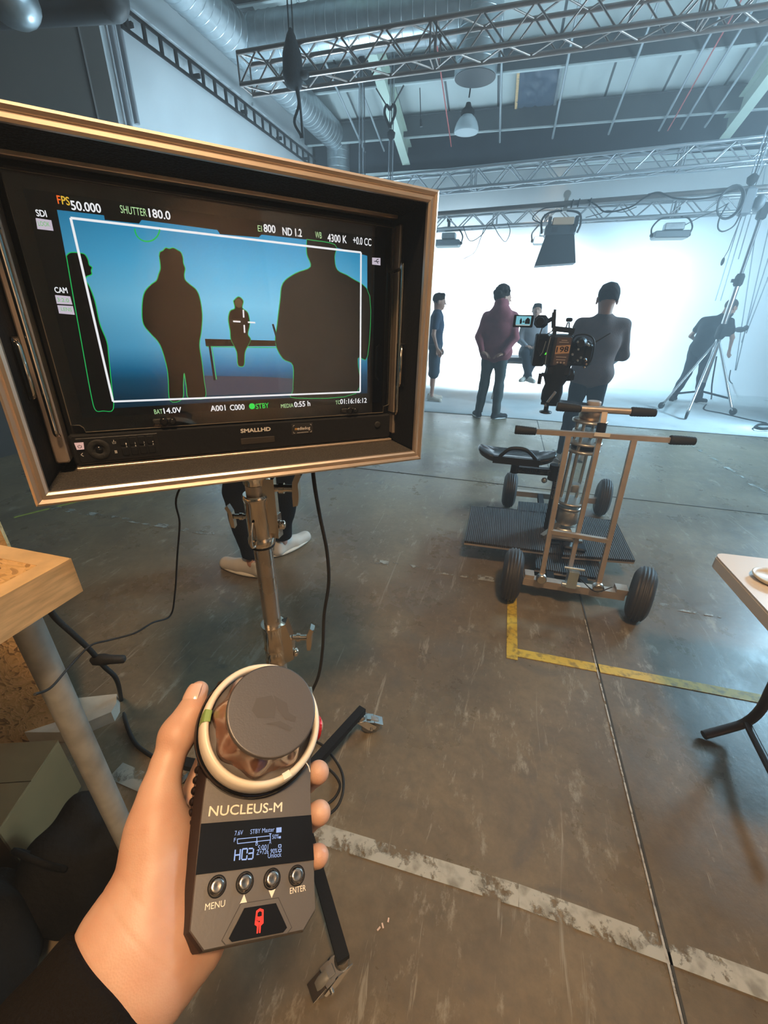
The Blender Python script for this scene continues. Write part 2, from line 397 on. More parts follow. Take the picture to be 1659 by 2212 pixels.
# concrete: worn, stained, semi-polished
M_floor = bpy.data.materials.new('worn_concrete'); M_floor.use_nodes = True
def _floor():
    nt = M_floor.node_tree; b = nt.nodes['Principled BSDF']; L = nt.links.new; N = nt.nodes.new
    tc = N('ShaderNodeTexCoord')
    def noise(sc, det, rough=.55, scale=None, dist=0.0):
        mp = N('ShaderNodeMapping'); L(tc.outputs['Object'], mp.inputs[0])
        if scale: mp.inputs['Scale'].default_value = scale
        n = N('ShaderNodeTexNoise'); n.inputs['Scale'].default_value = sc; n.inputs['Detail'].default_value = det
        n.inputs['Roughness'].default_value = rough; n.inputs['Distortion'].default_value = dist; L(mp.outputs[0], n.inputs['Vector']); return n.outputs['Fac']
    def ramp(src, a, b_, ca, cb):
        r = N('ShaderNodeValToRGB'); L(src, r.inputs[0]); e = r.color_ramp.elements
        e[0].position = a; e[1].position = b_; e[0].color = (*ca, 1); e[1].color = (*cb, 1); return r.outputs[0]
    def mix(f, a, c, mode='MIX', fac=None):
        m = N('ShaderNodeMix'); m.data_type = 'RGBA'; m.blend_type = mode
        if f is not None: L(f, m.inputs[0])
        else: m.inputs[0].default_value = fac
        L(a, m.inputs[6])
        if isinstance(c, tuple): m.inputs[7].default_value = (*c, 1)
        else: L(c, m.inputs[7])
        return m.outputs[2]
    base = ramp(noise(1.1, 8, .62), .33, .70, (0.128, 0.098, 0.064), (0.250, 0.190, 0.114))
    fine = ramp(noise(26, 5, .7), .3, .72, (0.72, 0.72, 0.72), (1.15, 1.13, 1.10))
    c = mix(None, base, fine, 'MULTIPLY', 0.75)
    st = ramp(noise(3.2, 7, .65, dist=1.2), .56, .70, (0, 0, 0), (1, 1, 1))
    c = mix(st, c, (0.13, 0.105, 0.075))
    sp = ramp(noise(14, 6, .75, (1, .45, 1)), .58, .70, (0, 0, 0), (1, 1, 1))
    c = mix(sp, c, (0.32, 0.28, 0.21))
    sc = ramp(noise(2.4, 5, .8, (5.5, .6, 1), 1.6), .60, .66, (0, 0, 0), (.7, .7, .7))
    c = mix(sc, c, (0.34, 0.30, 0.23))
    L(c, b.inputs['Base Color'])
    rr = N('ShaderNodeMapRange'); L(noise(2.0, 7, .7), rr.inputs[0])
    rr.inputs[1].default_value = .3; rr.inputs[2].default_value = .7; rr.inputs[3].default_value = .20; rr.inputs[4].default_value = .46
    L(rr.outputs[0], b.inputs['Roughness'])
    bp = N('ShaderNodeBump'); bp.inputs['Strength'].default_value = .35; bp.inputs['Distance'].default_value = .004
    L(noise(9, 8, .7), bp.inputs['Height']); L(bp.outputs[0], b.inputs['Normal'])
_floor()
def worn(name, color, under, thr=.45, sc=9.0, stretch=(1, 1, 1)):
    """paint worn through in patches to bare concrete (transparent where gone)"""
    m = bpy.data.materials.new(name); m.use_nodes = True; nt = m.node_tree; b = nt.nodes['Principled BSDF']; L = nt.links.new; N = nt.nodes.new
    tc = N('ShaderNodeTexCoord'); mp = N('ShaderNodeMapping'); mp.inputs['Scale'].default_value = stretch; L(tc.outputs['Object'], mp.inputs[0])
    n = N('ShaderNodeTexNoise'); n.inputs['Scale'].default_value = sc; n.inputs['Detail'].default_value = 8; n.inputs['Roughness'].default_value = .72; L(mp.outputs[0], n.inputs[0])
    r = N('ShaderNodeValToRGB'); L(n.outputs['Fac'], r.inputs[0]); r.color_ramp.elements[0].position = thr; r.color_ramp.elements[1].position = thr + .05
    n2 = N('ShaderNodeTexNoise'); n2.inputs['Scale'].default_value = sc * 3; n2.inputs['Detail'].default_value = 5; L(mp.outputs[0], n2.inputs[0])
    c = N('ShaderNodeValToRGB'); L(n2.outputs['Fac'], c.inputs[0]); c.color_ramp.elements[0].color = (*under, 1); c.color_ramp.elements[1].color = (*color, 1)
    c.color_ramp.elements[0].position = .34; c.color_ramp.elements[1].position = .52
    L(c.outputs[0], b.inputs['Base Color']); L(r.outputs[0], b.inputs['Alpha']); b.inputs['Roughness'].default_value = .5
    return m
M_lwhite = worn('worn_white_line', (0.44, 0.42, 0.35), (0.24, 0.22, 0.17), .44, 7)
M_lfaint = worn('faded_white_line', (0.34, 0.34, 0.30), (0.24, 0.23, 0.20), .52, 6)
M_lyel = worn('worn_yellow_line', (0.62, 0.42, 0.04), (0.30, 0.20, 0.03), .36, 10)
M_apron = mat('cyclorama_floor_paint', (0.66, 0.70, 0.71), 0.36, var=0.08, vscale=2, rvar=.1)
def osb(name, base=(0.62, 0.36, 0.13)):
    m = bpy.data.materials.new(name); m.use_nodes = True; nt = m.node_tree; b = nt.nodes['Principled BSDF']; L = nt.links.new; N = nt.nodes.new
    tc = N('ShaderNodeTexCoord'); mp = N('ShaderNodeMapping'); mp.inputs['Scale'].default_value = (1, 2.6, 1.6); mp.inputs['Rotation'].default_value = (0, 0, .5)
    L(tc.outputs['Object'], mp.inputs[0])
    n0 = N('ShaderNodeTexNoise'); n0.inputs['Scale'].default_value = 7; L(mp.outputs[0], n0.inputs[0])
    mx = N('ShaderNodeMix'); mx.data_type = 'RGBA'; mx.inputs[0].default_value = .35; L(mp.outputs[0], mx.inputs[6]); L(n0.outputs['Color'], mx.inputs[7])
    v = N('ShaderNodeTexVoronoi'); v.inputs['Scale'].default_value = 46; v.inputs['Randomness'].default_value = 1; L(mx.outputs[2], v.inputs['Vector'])
    r = N('ShaderNodeValToRGB'); L(v.outputs['Color'], r.inputs[0]); e = r.color_ramp.elements
    e[0].color = (base[0] * .30, base[1] * .24, base[2] * .18, 1); e[1].color = (base[0] * 1.2, base[1] * 1.25, base[2] * 1.5, 1); e[0].position = .05; e[1].position = .85
    q = e.new(.32); q.color = (*base, 1)
    L(r.outputs[0], b.inputs['Base Color']); b.inputs['Roughness'].default_value = .55
    bp = N('ShaderNodeBump'); bp.inputs['Strength'].default_value = .5; bp.inputs['Distance'].default_value = .002; L(v.outputs['Distance'], bp.inputs['Height']); L(bp.outputs[0], b.inputs['Normal'])
    return m
M_osb = osb('oriented_strand_board')
M_pine = mat('pale_pine', (0.66, 0.44, 0.22), 0.5, var=0.16, vscale=10, stretch=(2, 2, 14), bump=.04, bscale=40)

# ------------------------------------------------------------------ the setting
def S(name, mb, m, parent=None): return mb.build(name, m, parent, world=parent is not None, kind='structure' if parent is None else None)
XL, XR, YB, YF = -5.2, 8.0, 12.0, -5.0
SL = 0.2756; ZR0 = 5.22                                   # roof height at the back wall, slope
zr = lambda Y: ZR0 + (YB - Y) * SL
YRIDGE = 2.0; ZRG = zr(YRIDGE)
S('floor', MB().box(((XL + XR) / 2, (YF + YB) / 2, -.05), (XR - XL, YB - YF, .1)), M_floor)
S('wall_left', MB().box((XL - .1, (YF + YB) / 2, 4.2), (.2, YB - YF, 8.4)), M_wall)
S('wall_right', MB().box((XR + .1, (YF + YB) / 2, 4.2), (.2, YB - YF, 8.4)), M_wall)
S('wall_front', MB().box(((XL + XR) / 2, YF - .1, 4.2), (XR - XL, .2, 8.4)), M_warmwall)
S('wall_back', MB().box(((XL + XR) / 2, YB + .25, 4.2), (XR - XL, .2, 8.4)), M_dark)
# cyclorama: wall curving forward into the painted floor, right across the back
prof = [(6.85, .006), (10.2, .008)] + [(10.2 + 1.8 * sin(t), 1.8 - 1.792 * cos(t)) for t in np.linspace(0.05, pi / 2, 14)] + [(12.0, 4.38)]
cy = MB(); v = []
for y, z in prof: v += [(XL + .02, y, z), (XR - .02, y, z)]
n = len(prof)
for y, z in [(12.14, 4.38), (12.14, -.0), (6.85, -.0)]: v += [(XL + .02, y, z), (XR - .02, y, z)]
m_ = n + 3
f = [(2 * i, 2 * i + 1, 2 * i + 3, 2 * i + 2) for i in range(m_ - 1)] + [(2 * m_ - 2, 2 * m_ - 1, 1, 0)]
cy.add(v, f, True)
cyo = S('wall_cyclorama', cy, M_cyc)
cyo.data.materials.append(M_apron)
for p in cyo.data.polygons:
    if abs(p.center[2] + cyo.matrix_world.translation.z) < .1 and p.center[1] + cyo.matrix_world.translation.y < 10.4: p.material_index = 1
    if p.index > n - 2: p.use_smooth = False
cl = thing('ceiling', 'pale sloping roof of long lining panels over dark joints', 'roof'); cl['kind'] = 'structure'; del cl['category']; del cl['label']
th = atan(SL); Mr = np.array([[1, 0, 0], [0, cos(th), 0], [0, -sin(th), 1]])
ym = (YRIDGE + YB + .3) / 2; ln = (YB + .3 - YRIDGE) / cos(th)
Rr = np.array([[1, 0, 0], [0, cos(th), sin(th)], [0, -sin(th), cos(th)]])
MB().box(((XL + XR) / 2, ym, zr(ym) + .10), (XR - XL + .4, ln, .08), M=Rr).build('roof_backing', M_joint, cl, True)
MB().box(((XL + XR) / 2, (YF + YRIDGE) / 2, ZRG + .05), (XR - XL + .4, YRIDGE - YF + .1, .1)).build('flat_ceiling', M_wall, cl, True)
pw = 1.02; mats = []
R4 = Matrix([[1, 0, 0], [0, cos(th), sin(th)], [0, -sin(th), cos(th)]]).to_4x4()
x = XL + .3
while x < XR:
    mats.append(Matrix.Translation((x + pw / 2, ym, zr(ym) + .045)) @ R4); x += pw
pieces('roof_panel', M_roof, cl, MB().box((0, 0, 0), (pw - .045, ln, .03)), mats)
# beams across the roof
def beam_x(px, py, hgt, name, drop):
    # where the pixel ray of the lower edge meets the plane 'drop' below the roof
    r = ray(px, py); t = (zr(0) - drop - CH) / (r[2] + SL * r[1]); p = CP + r * t
    b = MB().box(((XL + XR) / 2, p[1], p[2] + hgt / 2), (XR - XL, .09, hgt))
    b.box(((XL + XR) / 2, p[1], p[2] + hgt), (XR - XL, .16, .02))
    o = S(name, b, M_beam)
    MB().box((0, 0, -.01), (XR - XL, .06, .022)).build('lower_flange', M_roof, o).location = (0, 0, 0)
    return p
pA = beam_x(1000, 166, .34, 'trim_1', .36)
pB = beam_x(1000, 287, .34, 'trim_2', .36)
pC = beam_x(640, -10, .34, 'trim_3', .36)
def rafter(p1, p2, name):
    # pale portal rafter following the slope: lower edge seen from p1 (near the wall) to p2
    a = at(*p1, Y=11.95); r = ray(*p2); zz = a[2]; t = (zz + (11.95) * SL - CH) / (r[2] + SL * r[1]); b = CP + r * t
    x1 = (a[0] + b[0]) / 2
    d = np.array([0, -cos(th), sin(th)]); nn = np.array([0, sin(th), cos(th)]); L_ = (YB - YRIDGE) / cos(th)
    o = np.array([x1, 11.95, zz]); mb = MB()
    mb.prism([(-.09, 0), (.09, 0), (.09, .018), (.008, .018), (.008, .36), (.09, .36), (.09, .378), (-.09, .378), (-.09, .36), (-.008, .36), (-.008, .018), (-.09, .018)], o, (1, 0, 0), nn, d * L_)
    return S(name, mb, M_cream)
rafter((884, 356), (768, 40), 'trim_4'); rafter((1567, 300), (1655, 180), 'trim_5')
S('trim_6', MB().box(((XL + XR) / 2, 11.94, 4.42), (XR - XL, .10, .07)), M_roof)
S('trim_7', MB().box(((XL + XR) / 2, 11.9, 5.14), (XR - XL, .08, .06)), M_roof)
# floor markings
def strip(name, a, b, wd, m, z=.0018):
    a = np.array([a[0], a[1], z]); b = np.array([b[0], b[1], z]); return S(name, MB().beam(a, b, wd, .003), m)
A = lambda x, y: at(x, y, z=0)
strip('floor_line', A(1106, 1285) + [0, .0, 0], A(1106, 1424), .052, M_lyel)
y_ = A(1106, 1408); strip('floor_line', y_ + [.026, 0, 0], A(1652, 1512), .052, M_lyel)
strip('floor_line', A(560, 1760), A(1120, 1935), .055, M_lwhite); strip('floor_line', A(1120, 1935), A(1740, 2165), .055, M_lwhite)
strip('floor_line', A(250, 1665), A(330, 1700), .06, M_lwhite)
strip('floor_line', A(800, 1212), A(1130, 1262), .05, M_lfaint); strip('floor_line', A(1390, 1302), A(1560, 1330), .05, M_lfaint)
strip('floor_line', A(100, 1095), A(500, 1160), .055, M_lfaint)
strip('floor_line', A(1470, 945), A(1720, 1110), .06, M_lfaint)
strip('floor_line', A(30, 1118), A(190, 1078), .02, mat('green_tape', (0.30, 0.34, 0.05), .6))
jm = mat('floor_joint_filler', (0.05, 0.045, 0.035), .8); jl = worn('chipped_joint', (0.45, 0.42, 0.36), (0.12, 0.10, 0.08), .42, 12)
strip('floor_joint', (0.62, 0.0), (0.62, 6.85), .007, jm); strip('floor_joint', (0.612, 0.2), (0.612, 2.0), .006, jl, .0022)
strip('floor_joint', (XL, 6.84), (XR, 6.84), .02, jm)
strip('floor_joint', (XL, 3.9), (XR, 3.9), .008, jm)

# ------------------------------------------------------------------ monitor (24 inch field monitor in its open flight case)
S_ = 0.44                                   # metres per width of the white frame line on its screen
def quad_pose(q):
    p = [np.array([x - PW / 2, y - PH / 2, F], float) for x, y in q]
    s4 = np.linalg.svd(np.array([p[0], -p[1], p[2], -p[3]]).T)[2][-1]; s4 = s4 / s4[0]
    Pq = [s4[i] * p[i] for i in range(4)]; a = np.linalg.norm(Pq[1] - Pq[0]); U = (Pq[1] - Pq[0]) / a
    V = Pq[3] - Pq[0]; V = nrm(V - U * (V @ U)); return Pq[0] / a, U, V, np.cross(U, V)
def cam_dir(q): return q[0] * rt - q[1] * up + q[2] * fw
mO, mU, mV, mN = quad_pose([(152, 470), (781, 545), (779, 847), (244, 868)])
def onp(px, py, O, U, V, N, k=0.0):
    r = np.array([px - PW / 2, py - PH / 2, F]); O = np.asarray(O); t = ((O + N * k) @ N) / (r @ N); q = r * t - O; return q @ U, q @ V
def sc(px, py, k=0.0):
    """photograph pixel -> point of the screen plane, in the monitor's own metres"""
    u, v = onp(px, py, mO, mU, mV, mN, k); return (u * S_, -v * S_)
def mk(O, U, V, N, s):
    o = CP + cam_dir(O * s); X = cam_dir(U); Y = -cam_dir(V); Z = -cam_dir(N)
    return Matrix([[X[0], Y[0], Z[0], o[0]], [X[1], Y[1], Z[1], o[1]], [X[2], Y[2], Z[2], o[2]], [0, 0, 0, 1]])
MM = mk(mO, mU, mV, mN, S_)
mon = thing('field_monitor', 'large black video monitor showing blue camera picture with silhouettes', 'monitor', mtx=MM)
def R2(x0, y0, x1, y1): return [(x0 * S_, -y1 * S_), (x1 * S_, -y1 * S_), (x1 * S_, -y0 * S_), (x0 * S_, -y0 * S_)]
def bx(mb, x0, y0, x1, y1, z0, z1, b=.003):
    return mb.bbox(((x0 + x1) / 2 * S_, -(y0 + y1) / 2 * S_, (z0 + z1) / 2), ((x1 - x0) * S_, (y1 - y0) * S_, z1 - z0), b)
bx(MB(), -.163, -.127, 1.162, .79, -.060, -.006, .006).build('body', M_black, mon)
bx(MB(), -.163, .675, 1.162, .79, -.008, .006, .003).build('control_bar', M_blackm, mon)
bx(MB(), -.160, .795, 1.162, .806, -.010, .012, .001).build('lower_rail', M_goldalu, mon)
bx(MB(), -.150, -.150, 1.158, -.132, -.010, .008, .001).build('upper_rail', M_goldalu, mon)
disp = MB().flat(R2(-.105, -.062, 1.115, .619), -.004).build('screen', emat('screen_dark', (0.0016, 0.0015, 0.0015)), mon)
# picture on the screen: flat luminous layers a hair in front of one another
M_blue = bpy.data.materials.new('screen_blue'); M_blue.use_nodes = True; nt = M_blue.node_tree; nt.nodes.clear()
N_ = nt.nodes.new; Lk = nt.links.new
tc = N_('ShaderNodeTexCoord'); sx = N_('ShaderNodeSeparateXYZ'); Lk(tc.outputs['Object'], sx.inputs[0])
my = N_('ShaderNodeMapRange'); Lk(sx.outputs[1], my.inputs[0]); my.inputs[1].default_value = -.62 * S_; my.inputs[2].default_value = .02 * S_
rp = N_('ShaderNodeValToRGB'); Lk(my.outputs[0], rp.inputs[0]); e = rp.color_ramp.elements
e[0].position = 0.0; e[0].color = (*lin((2, 30, 42)), 1); e[1].position = 1.0; e[1].color = (*lin((40, 138, 184)), 1)
for p_, c_ in ((.10, (4, 52, 74)), (.20, (6, 74, 104)), (.26, (18, 104, 146)), (.38, (78, 160, 200)), (.62, (108, 190, 226)), (.82, (72, 168, 212))):
    q = e.new(p_); q.color = (*lin(c_), 1)
vx = N_('ShaderNodeMath'); vx.operation = 'SUBTRACT'; Lk(sx.outputs[0], vx.inputs[0]); vx.inputs[1].default_value = .58 * S_
ab = N_('ShaderNodeMath'); ab.operation = 'ABSOLUTE'; Lk(vx.outputs[0], ab.inputs[0])
mr = N_('ShaderNodeMapRange'); Lk(ab.outputs[0], mr.inputs[0]); mr.inputs[1].default_value = .15 * S_; mr.inputs[2].default_value = .62 * S_; mr.inputs[3].default_value = 1.22; mr.inputs[4].default_value = .74
em = N_('ShaderNodeEmission'); Lk(rp.outputs[0], em.inputs[0]); Lk(mr.outputs[0], em.inputs[1]); oo = N_('ShaderNodeOutputMaterial'); Lk(em.outputs[0], oo.inputs[0])
def layer(poly, z, m, name='screen_shape'): return MB().flat([sc(*p) for p in poly][::-1], z).build(name, m, mon)
layer([(122, 452), (224, 464), (226, 474), (300, 482), (306, 474), (470, 496), (476, 505), (560, 512), (566, 506), (664, 517), (795, 552), (795, 850), (205, 885)], -.0034, M_blue, 'screen_picture')
dk = emat('silhouette_dark', (0.0012, 0.0011, 0.0012)); wt = emat('screen_white', (.95, .97, 1.0)); gn = emat('peaking_green', lin((30, 190, 90)))
gtx = emat('screen_green', lin((30, 230, 80))); pale = emat('screen_pale_green', lin((190, 235, 170))); lav = emat('screen_lavender', lin((205, 195, 210)))
floor_s = emat('screen_floor_grey', lin((58, 66, 84)))
layer([(430, 812), (560, 814), (700, 822), (700, 845), (420, 856)], -.0030, floor_s)
z1 = -.0027; z2 = -.0024
def sil(poly, green=True):
    pts = [sc(*p) for p in poly]
    c = np.mean(pts, 0)
    if green:
        mb = MB(); pp = cat_rom([(x, y, 0) for x, y in pts + pts[:1]], 4)
        mb.tube([(q[0], q[1], z1 - .0006) for q in pp[:-1]], .0009, 4, False, True); mb.build('peaking_line', gn, mon)
    pp = cat_rom([(x, y, 0) for x, y in pts + pts[:1]], 4)[:-1]
    MB().flat([(q[0], q[1]) for q in pp][::-1], z1).build('silhouette', dk, mon)
sil([(143, 552), (150, 546), (160, 545), (170, 546), (182, 549), (189, 560), (192, 572), (198, 577), (196, 584), (197, 592), (186, 597), (184, 606), (192, 618), (204, 650), (215, 700), (230, 738), (234, 770), (240, 830), (244, 884), (222, 888), (206, 886), (196, 850), (176, 740), (158, 640)], True)
sil([(344, 552), (346, 544), (352, 541), (358, 535), (366, 537), (374, 535), (384, 540), (391, 545), (395, 556), (396, 568), (400, 580), (398, 592), (400, 604), (410, 614), (424, 626), (432, 645), (437, 680), (435, 716), (431, 745), (436, 780), (441, 820), (444, 858), (420, 862), (406, 858), (403, 835), (398, 806), (396, 830), (394, 862), (368, 866), (364, 820), (360, 790), (346, 745), (325, 720), (310, 700), (307, 670), (311, 635), (325, 616), (338, 606), (343, 592), (347, 578)])
sil([(664, 517), (664, 548), (672, 576), (640, 590), (612, 612), (606, 650), (600, 700), (596, 742), (612, 775), (634, 790), (634, 842), (640, 860), (770, 850), (774, 775), (795, 770), (800, 640), (760, 600), (730, 583), (724, 555), (724, 528)], True)
sil([(505, 650), (516, 641), (526, 650), (524, 665), (536, 676), (540, 700), (536, 722), (542, 735), (530, 760), (528, 788), (520, 792), (514, 786), (512, 760), (500, 735), (498, 715), (494, 690), (498, 672), (508, 666)])
mb = MB(); bench_ = [(443, 732), (600, 736), (600, 748), (445, 748)]
mb.flat([sc(*p) for p in bench_][::-1], z1)
for a, b, wd in (((453, 746), (464, 822), 5), ((598, 738), (578, 738), 5), ((600, 735), (590, 700), 6)):
    p, q = sc(*a), sc(*b); mb.beam((*p, z1), (*q, z1), .0035, .0005)
mb.build('bench_silhouette', dk, mon)
mb = MB()
for a, b in (((447, 749), (598, 751)), ((458, 748), (468, 820)), ((580, 740), (598, 738))):
    p, q = sc(*a), sc(*b); mb.beam((*p, z1 - .0003), (*q, z1 - .0003), .0014, .0004)
mb.tube([(*sc(318 + 27 * cos(t), 493 + 28 * sin(t)), z1) for t in np.linspace(0.05, pi, 16)], .0010, 4)
mb.build('peaking_line', gn, mon)
MB().sphere((*sc(516, 655), z1), (.006, .007, .0004)).build('silhouette_face', emat('face_tone', lin((92, 74, 50))), mon)
# frame guide, centre cross and read-outs
mb = MB(); c4 = [sc(152, 470), sc(781, 545), sc(779, 847), sc(244, 868)]
for i in range(4): mb.beam((*c4[i], z2), (*c4[(i + 1) % 4], z2), .0030, .0004)
for a, b in (((504, 694), (520, 695)), ((536, 696), (552, 697)), ((526, 669), (527, 686)), ((528, 702), (529, 719))): mb.beam((*sc(*a), z2), (*sc(*b), z2), .0024, .0004)
for s, a, b, h, bo in (('50.000', (155, 452), (219, 459), .0105, .02), ('180.0', (323, 468), (369, 474), .0105, .02), ('800', (571, 500), (596, 503), .0108, .02), ('ND 1.2', (612, 507), (653, 511), .0110, .02),
                   ('4300 K', (709, 521), (750, 525), .0115, .015), ('+0.0 CC', (764, 526), (803, 531), .0115, .01), ('SDI', (79, 466), (101, 468), .0075, .02), ('CAM', (119, 632), (146, 633), .0072, .02),
                   ('14.0V', (355, 894), (393, 891), .0092, .02), ('A001', (456, 889), (488, 887), .0100, .015), ('C000', (498, 887), (529, 885), .0100, .015), ('0:55 h', (637, 880), (671, 877), .0100, .02),
                   ('01:16:16:12', (736, 873), (793, 870), .0098, .015)):
    text(mb, s, sc(*a), sc(*b), h, z2, bo)
mb.build('readout', wt, mon)
mb = MB()
for s, a, b, h in (('SHUTTER', (261, 459), (318, 467), .0095), ('EI', (558, 499), (567, 500), .0085), ('WB', (682, 513), (696, 515), .0095), ('BAT', (334, 895), (352, 894), .0078), ('MEDIA', (608, 882), (635, 880), .0075), ('TC', (726, 874), (736, 873), .0075)):
    text(mb, s, sc(*a), sc(*b), h, z2)
mb.build('readout', pale, mon)
mb = MB(); text(mb, 'F', sc(125, 439), sc(132, 440), .0095, z2, .015); mb.build('readout', emat('screen_orange', lin((255, 110, 40))), mon)
mb = MB(); text(mb, 'PS', sc(134, 440), sc(151, 443), .0095, z2, .015); mb.build('readout', emat('screen_yellow', lin((235, 190, 60))), mon)
mb = MB(); text(mb, 'STBY', sc(554, 884), sc(582, 881), .0095, z2, .008)
cx_, cy_ = sc(545, 878); mb.flat([(cx_ + .0055 * cos(t), cy_ + .0055 * sin(t)) for t in np.linspace(0, 2 * pi, 20)[:-1]], z2); mb.build('readout', gtx, mon)
for q in ([(76, 470), (110, 475), (115, 498), (80, 494)], [(118, 637), (151, 640), (156, 658), (122, 656)], [(123, 659), (157, 661), (161, 680), (127, 677)]):
    layer(q, z2, lav, 'status_box')
layer([(805, 556), (823, 557), (823, 573), (805, 571)], z2, lav, 'status_box')
mb = MB(); text(mb, 'LOOK', sc(83, 487), sc(108, 489), .0055, z2 + .0003); text(mb, '3:2.0', sc(124, 651), sc(149, 653), .0050, z2 + .0003); text(mb, 'LENS', sc(132, 671), sc(155, 673), .0048, z2 + .0003)
mb.build('status_text', emat('status_green', lin((110, 200, 110))), mon)
mb = MB(); mb.beam((*sc(809, 564), z2 + .0003), (*sc(820, 565), z2 + .0003), .0011, .0003); mb.beam((*sc(813, 564), z2 + .0003), (*sc(816, 560), z2 + .0003), .0011, .0003); mb.beam((*sc(816, 560), z2 + .0003), (*sc(819, 560), z2 + .0003), .0011, .0003); mb.beam((*sc(815, 565), z2 + .0003), (*sc(818, 569), z2 + .0003), .0011, .0003)
mb.build('plug_symbol', M_black, mon)
# protective acrylic sheet with fixing slots
M_glass = bpy.data.materials.new('screen_cover'); M_glass.use_nodes = True; nt = M_glass.node_tree; nt.nodes.clear()
tr = nt.nodes.new('ShaderNodeBsdfTransparent'); gl = nt.nodes.new('ShaderNodeBsdfGlossy'); fr = nt.nodes.new('ShaderNodeFresnel'); mx = nt.nodes.new('ShaderNodeMixShader'); oo = nt.nodes.new('ShaderNodeOutputMaterial')
gl.inputs['Roughness'].default_value = .03; fr.inputs[0].default_value = 2.0; tr.inputs[0].default_value = (.97, .97, .97, 1)
nt.links.new(fr.outputs[0], mx.inputs[0]); nt.links.new(tr.outputs[0], mx.inputs[1]); nt.links.new(gl.outputs[0], mx.inputs[2]); nt.links.new(mx.outputs[0], oo.inputs[0])
gp = [(-.143, -.10), (1.147, -.10), (1.147, .625), (1.137, .632), (1.118, .636), (1.116, .665), (-.105, .668), (-.108, .652), (-.118, .642), (-.143, .640)]
gs = MB().flat([(x * S_, -y * S_) for x, y in gp][::-1], .004).build('screen_cover', M_glass, mon)
mb = MB(); pp = [(x * S_, -y * S_, .0045) for x, y in gp]; mb.tube(pp, .0008, 6, False, True); mb.build('cover_edge', mat('acrylic_edge', (.10, .085, .065), .3), mon)
for cx in (.155, .935):
    mb = MB(); mb.bbox((cx * S_, -.645 * S_, .0055), (.034, .010, .004), .0035, M=np.array([[1, 0, 0], [0, 1, 0], [0, 0, 1]])); o = mb.build('cover_fixing', M_rubber, mon)
    MB().lathe((cx * S_, -.645 * S_, .007), (0, 0, 1), [(.007, 0), (.007, .003), (.004, .004)], 14).lathe(((cx + .03) * S_, -.645 * S_, .007), (0, 0, 1), [(.0055, 0), (.0055, .004), (.003, .005)], 14).build('fixing_screw', M_blackg, o)
# control bar details
mb = MB(); prf = .0075
bx(MB(), -.145, .688, .125, .778, .005, .0075, .002).build('button_panel', M_black, mon)
for r_ in range(2):
    for c in range(4):
        x0 = -.006 + c * .030; y0 = .695 + r_ * .038
        b = bx(MB(), x0, y0, x0 + .024, y0 + .031, .007, .0095, .001).build('button', M_blackm, mon)
mb = MB()
for r_ in range(2):
    for c in range(4):
        x0 = (.011 + c * .030) * S_; y0 = -(.722 + r_ * .010) * S_; text(mb, str(r_ * 4 + c + 1), (x0, y0), (x0 + .0018, y0), .003, .0097)
mb.build('button_numbers', M_white, mon)
cx, cy_ = -.077 * S_, -.733 * S_
MB().lathe((cx, cy_, .007), (0, 0, 1), [(.0165, 0), (.0165, .002), (.0150, .003), (.008, .003), (.007, .001)], 24).build('jog_wheel', M_rubber, mon)
MB().sphere((cx, cy_, .009), (.0055, .0055, .003)).build('joystick', M_blackg, mon)
MB().prism([(-.006, .0055), (.006, .0055), (.0048, -.0055), (-.0048, -.0055)], (-.133 * S_, -.715 * S_, .007), (1, 0, 0), (0, 1, 0), (0, 0, .003)).build('power_button', emat('power_glow', lin((235, 185, 170)), .8), mon)
mb = MB(); c0 = (-.133 * S_, -.716 * S_)
mb.tube([(c0[0] + .0024 * sin(t), c0[1] + .0024 * cos(t), .0103) for t in np.linspace(.6, 2 * pi - .6, 12)], .0004, 4); mb.beam((c0[0], c0[1] + .0028, .0103), (c0[0], c0[1] + .0006, .0103), .0007, .0004)
mb.build('power_symbol', M_black, mon)
mb = MB(); mb.beam((-.130 * S_, -.742 * S_, .0078), (-.137 * S_, -.748 * S_, .0078), .0009, .0004); mb.beam((-.137 * S_, -.748 * S_, .0078), (-.130 * S_, -.755 * S_, .0078), .0009, .0004)
for k in range(3): mb.beam((-.030 * S_, -(.744 + k * .004) * S_, .0078), (-.022 * S_, -(.744 + k * .004) * S_, .0078), .0009, .0004)
mb.tube([(-.030 * S_, -.708 * S_, .0078), (-.030 * S_, -.716 * S_, .0078), (-.020 * S_, -.716 * S_, .0078), (-.020 * S_, -.708 * S_, .0078)], .0005, 4); mb.beam((-.025 * S_, -.702 * S_, .0078), (-.025 * S_, -.712 * S_, .0078), .0009, .0004)
mb.build('button_symbols', M_white, mon)
mb = MB(); text(mb, 'SMALLHD', (.437 * S_, -.712 * S_), (.562 * S_, -.712 * S_), .0070, .0066, .045); mb.build('printed_name', M_white, mon)
bx(MB(), .432, .737, .578, .765, .005, .0068, .002).build('sensor_window', mat('smoked_window', (.03, .025, .02), .25), mon)
bx(MB(), .655, .690, .755, .738, .0055, .0066, .001).build('sticker', mat('sticker_black', (.012, .010, .009), .35), mon)
mb = MB(); text(mb, 'ediadog', (.682 * S_, -.718 * S_), (.741 * S_, -.718 * S_), .0058, .0069, .02)
for sx_, sy_ in ((1, 1), (-1, 1), (1, -1), (-1, -1)):
    x_ = (.7055 + sx_ * .042) * S_; y_ = (-.714 + sy_ * .017) * S_; mb.beam((x_, y_, .0069), (x_ - sx_ * .0028, y_, .0069), .0006, .0003); mb.beam((x_, y_, .0069), (x_, y_ - sy_ * .0028, .0069), .0006, .0003, (1, 0, 0))
mb.beam((.680 * S_, -.731 * S_, .0069), (.732 * S_, -.731 * S_, .0069), .0005, .0003); mb.build('sticker_print', M_white, mon)
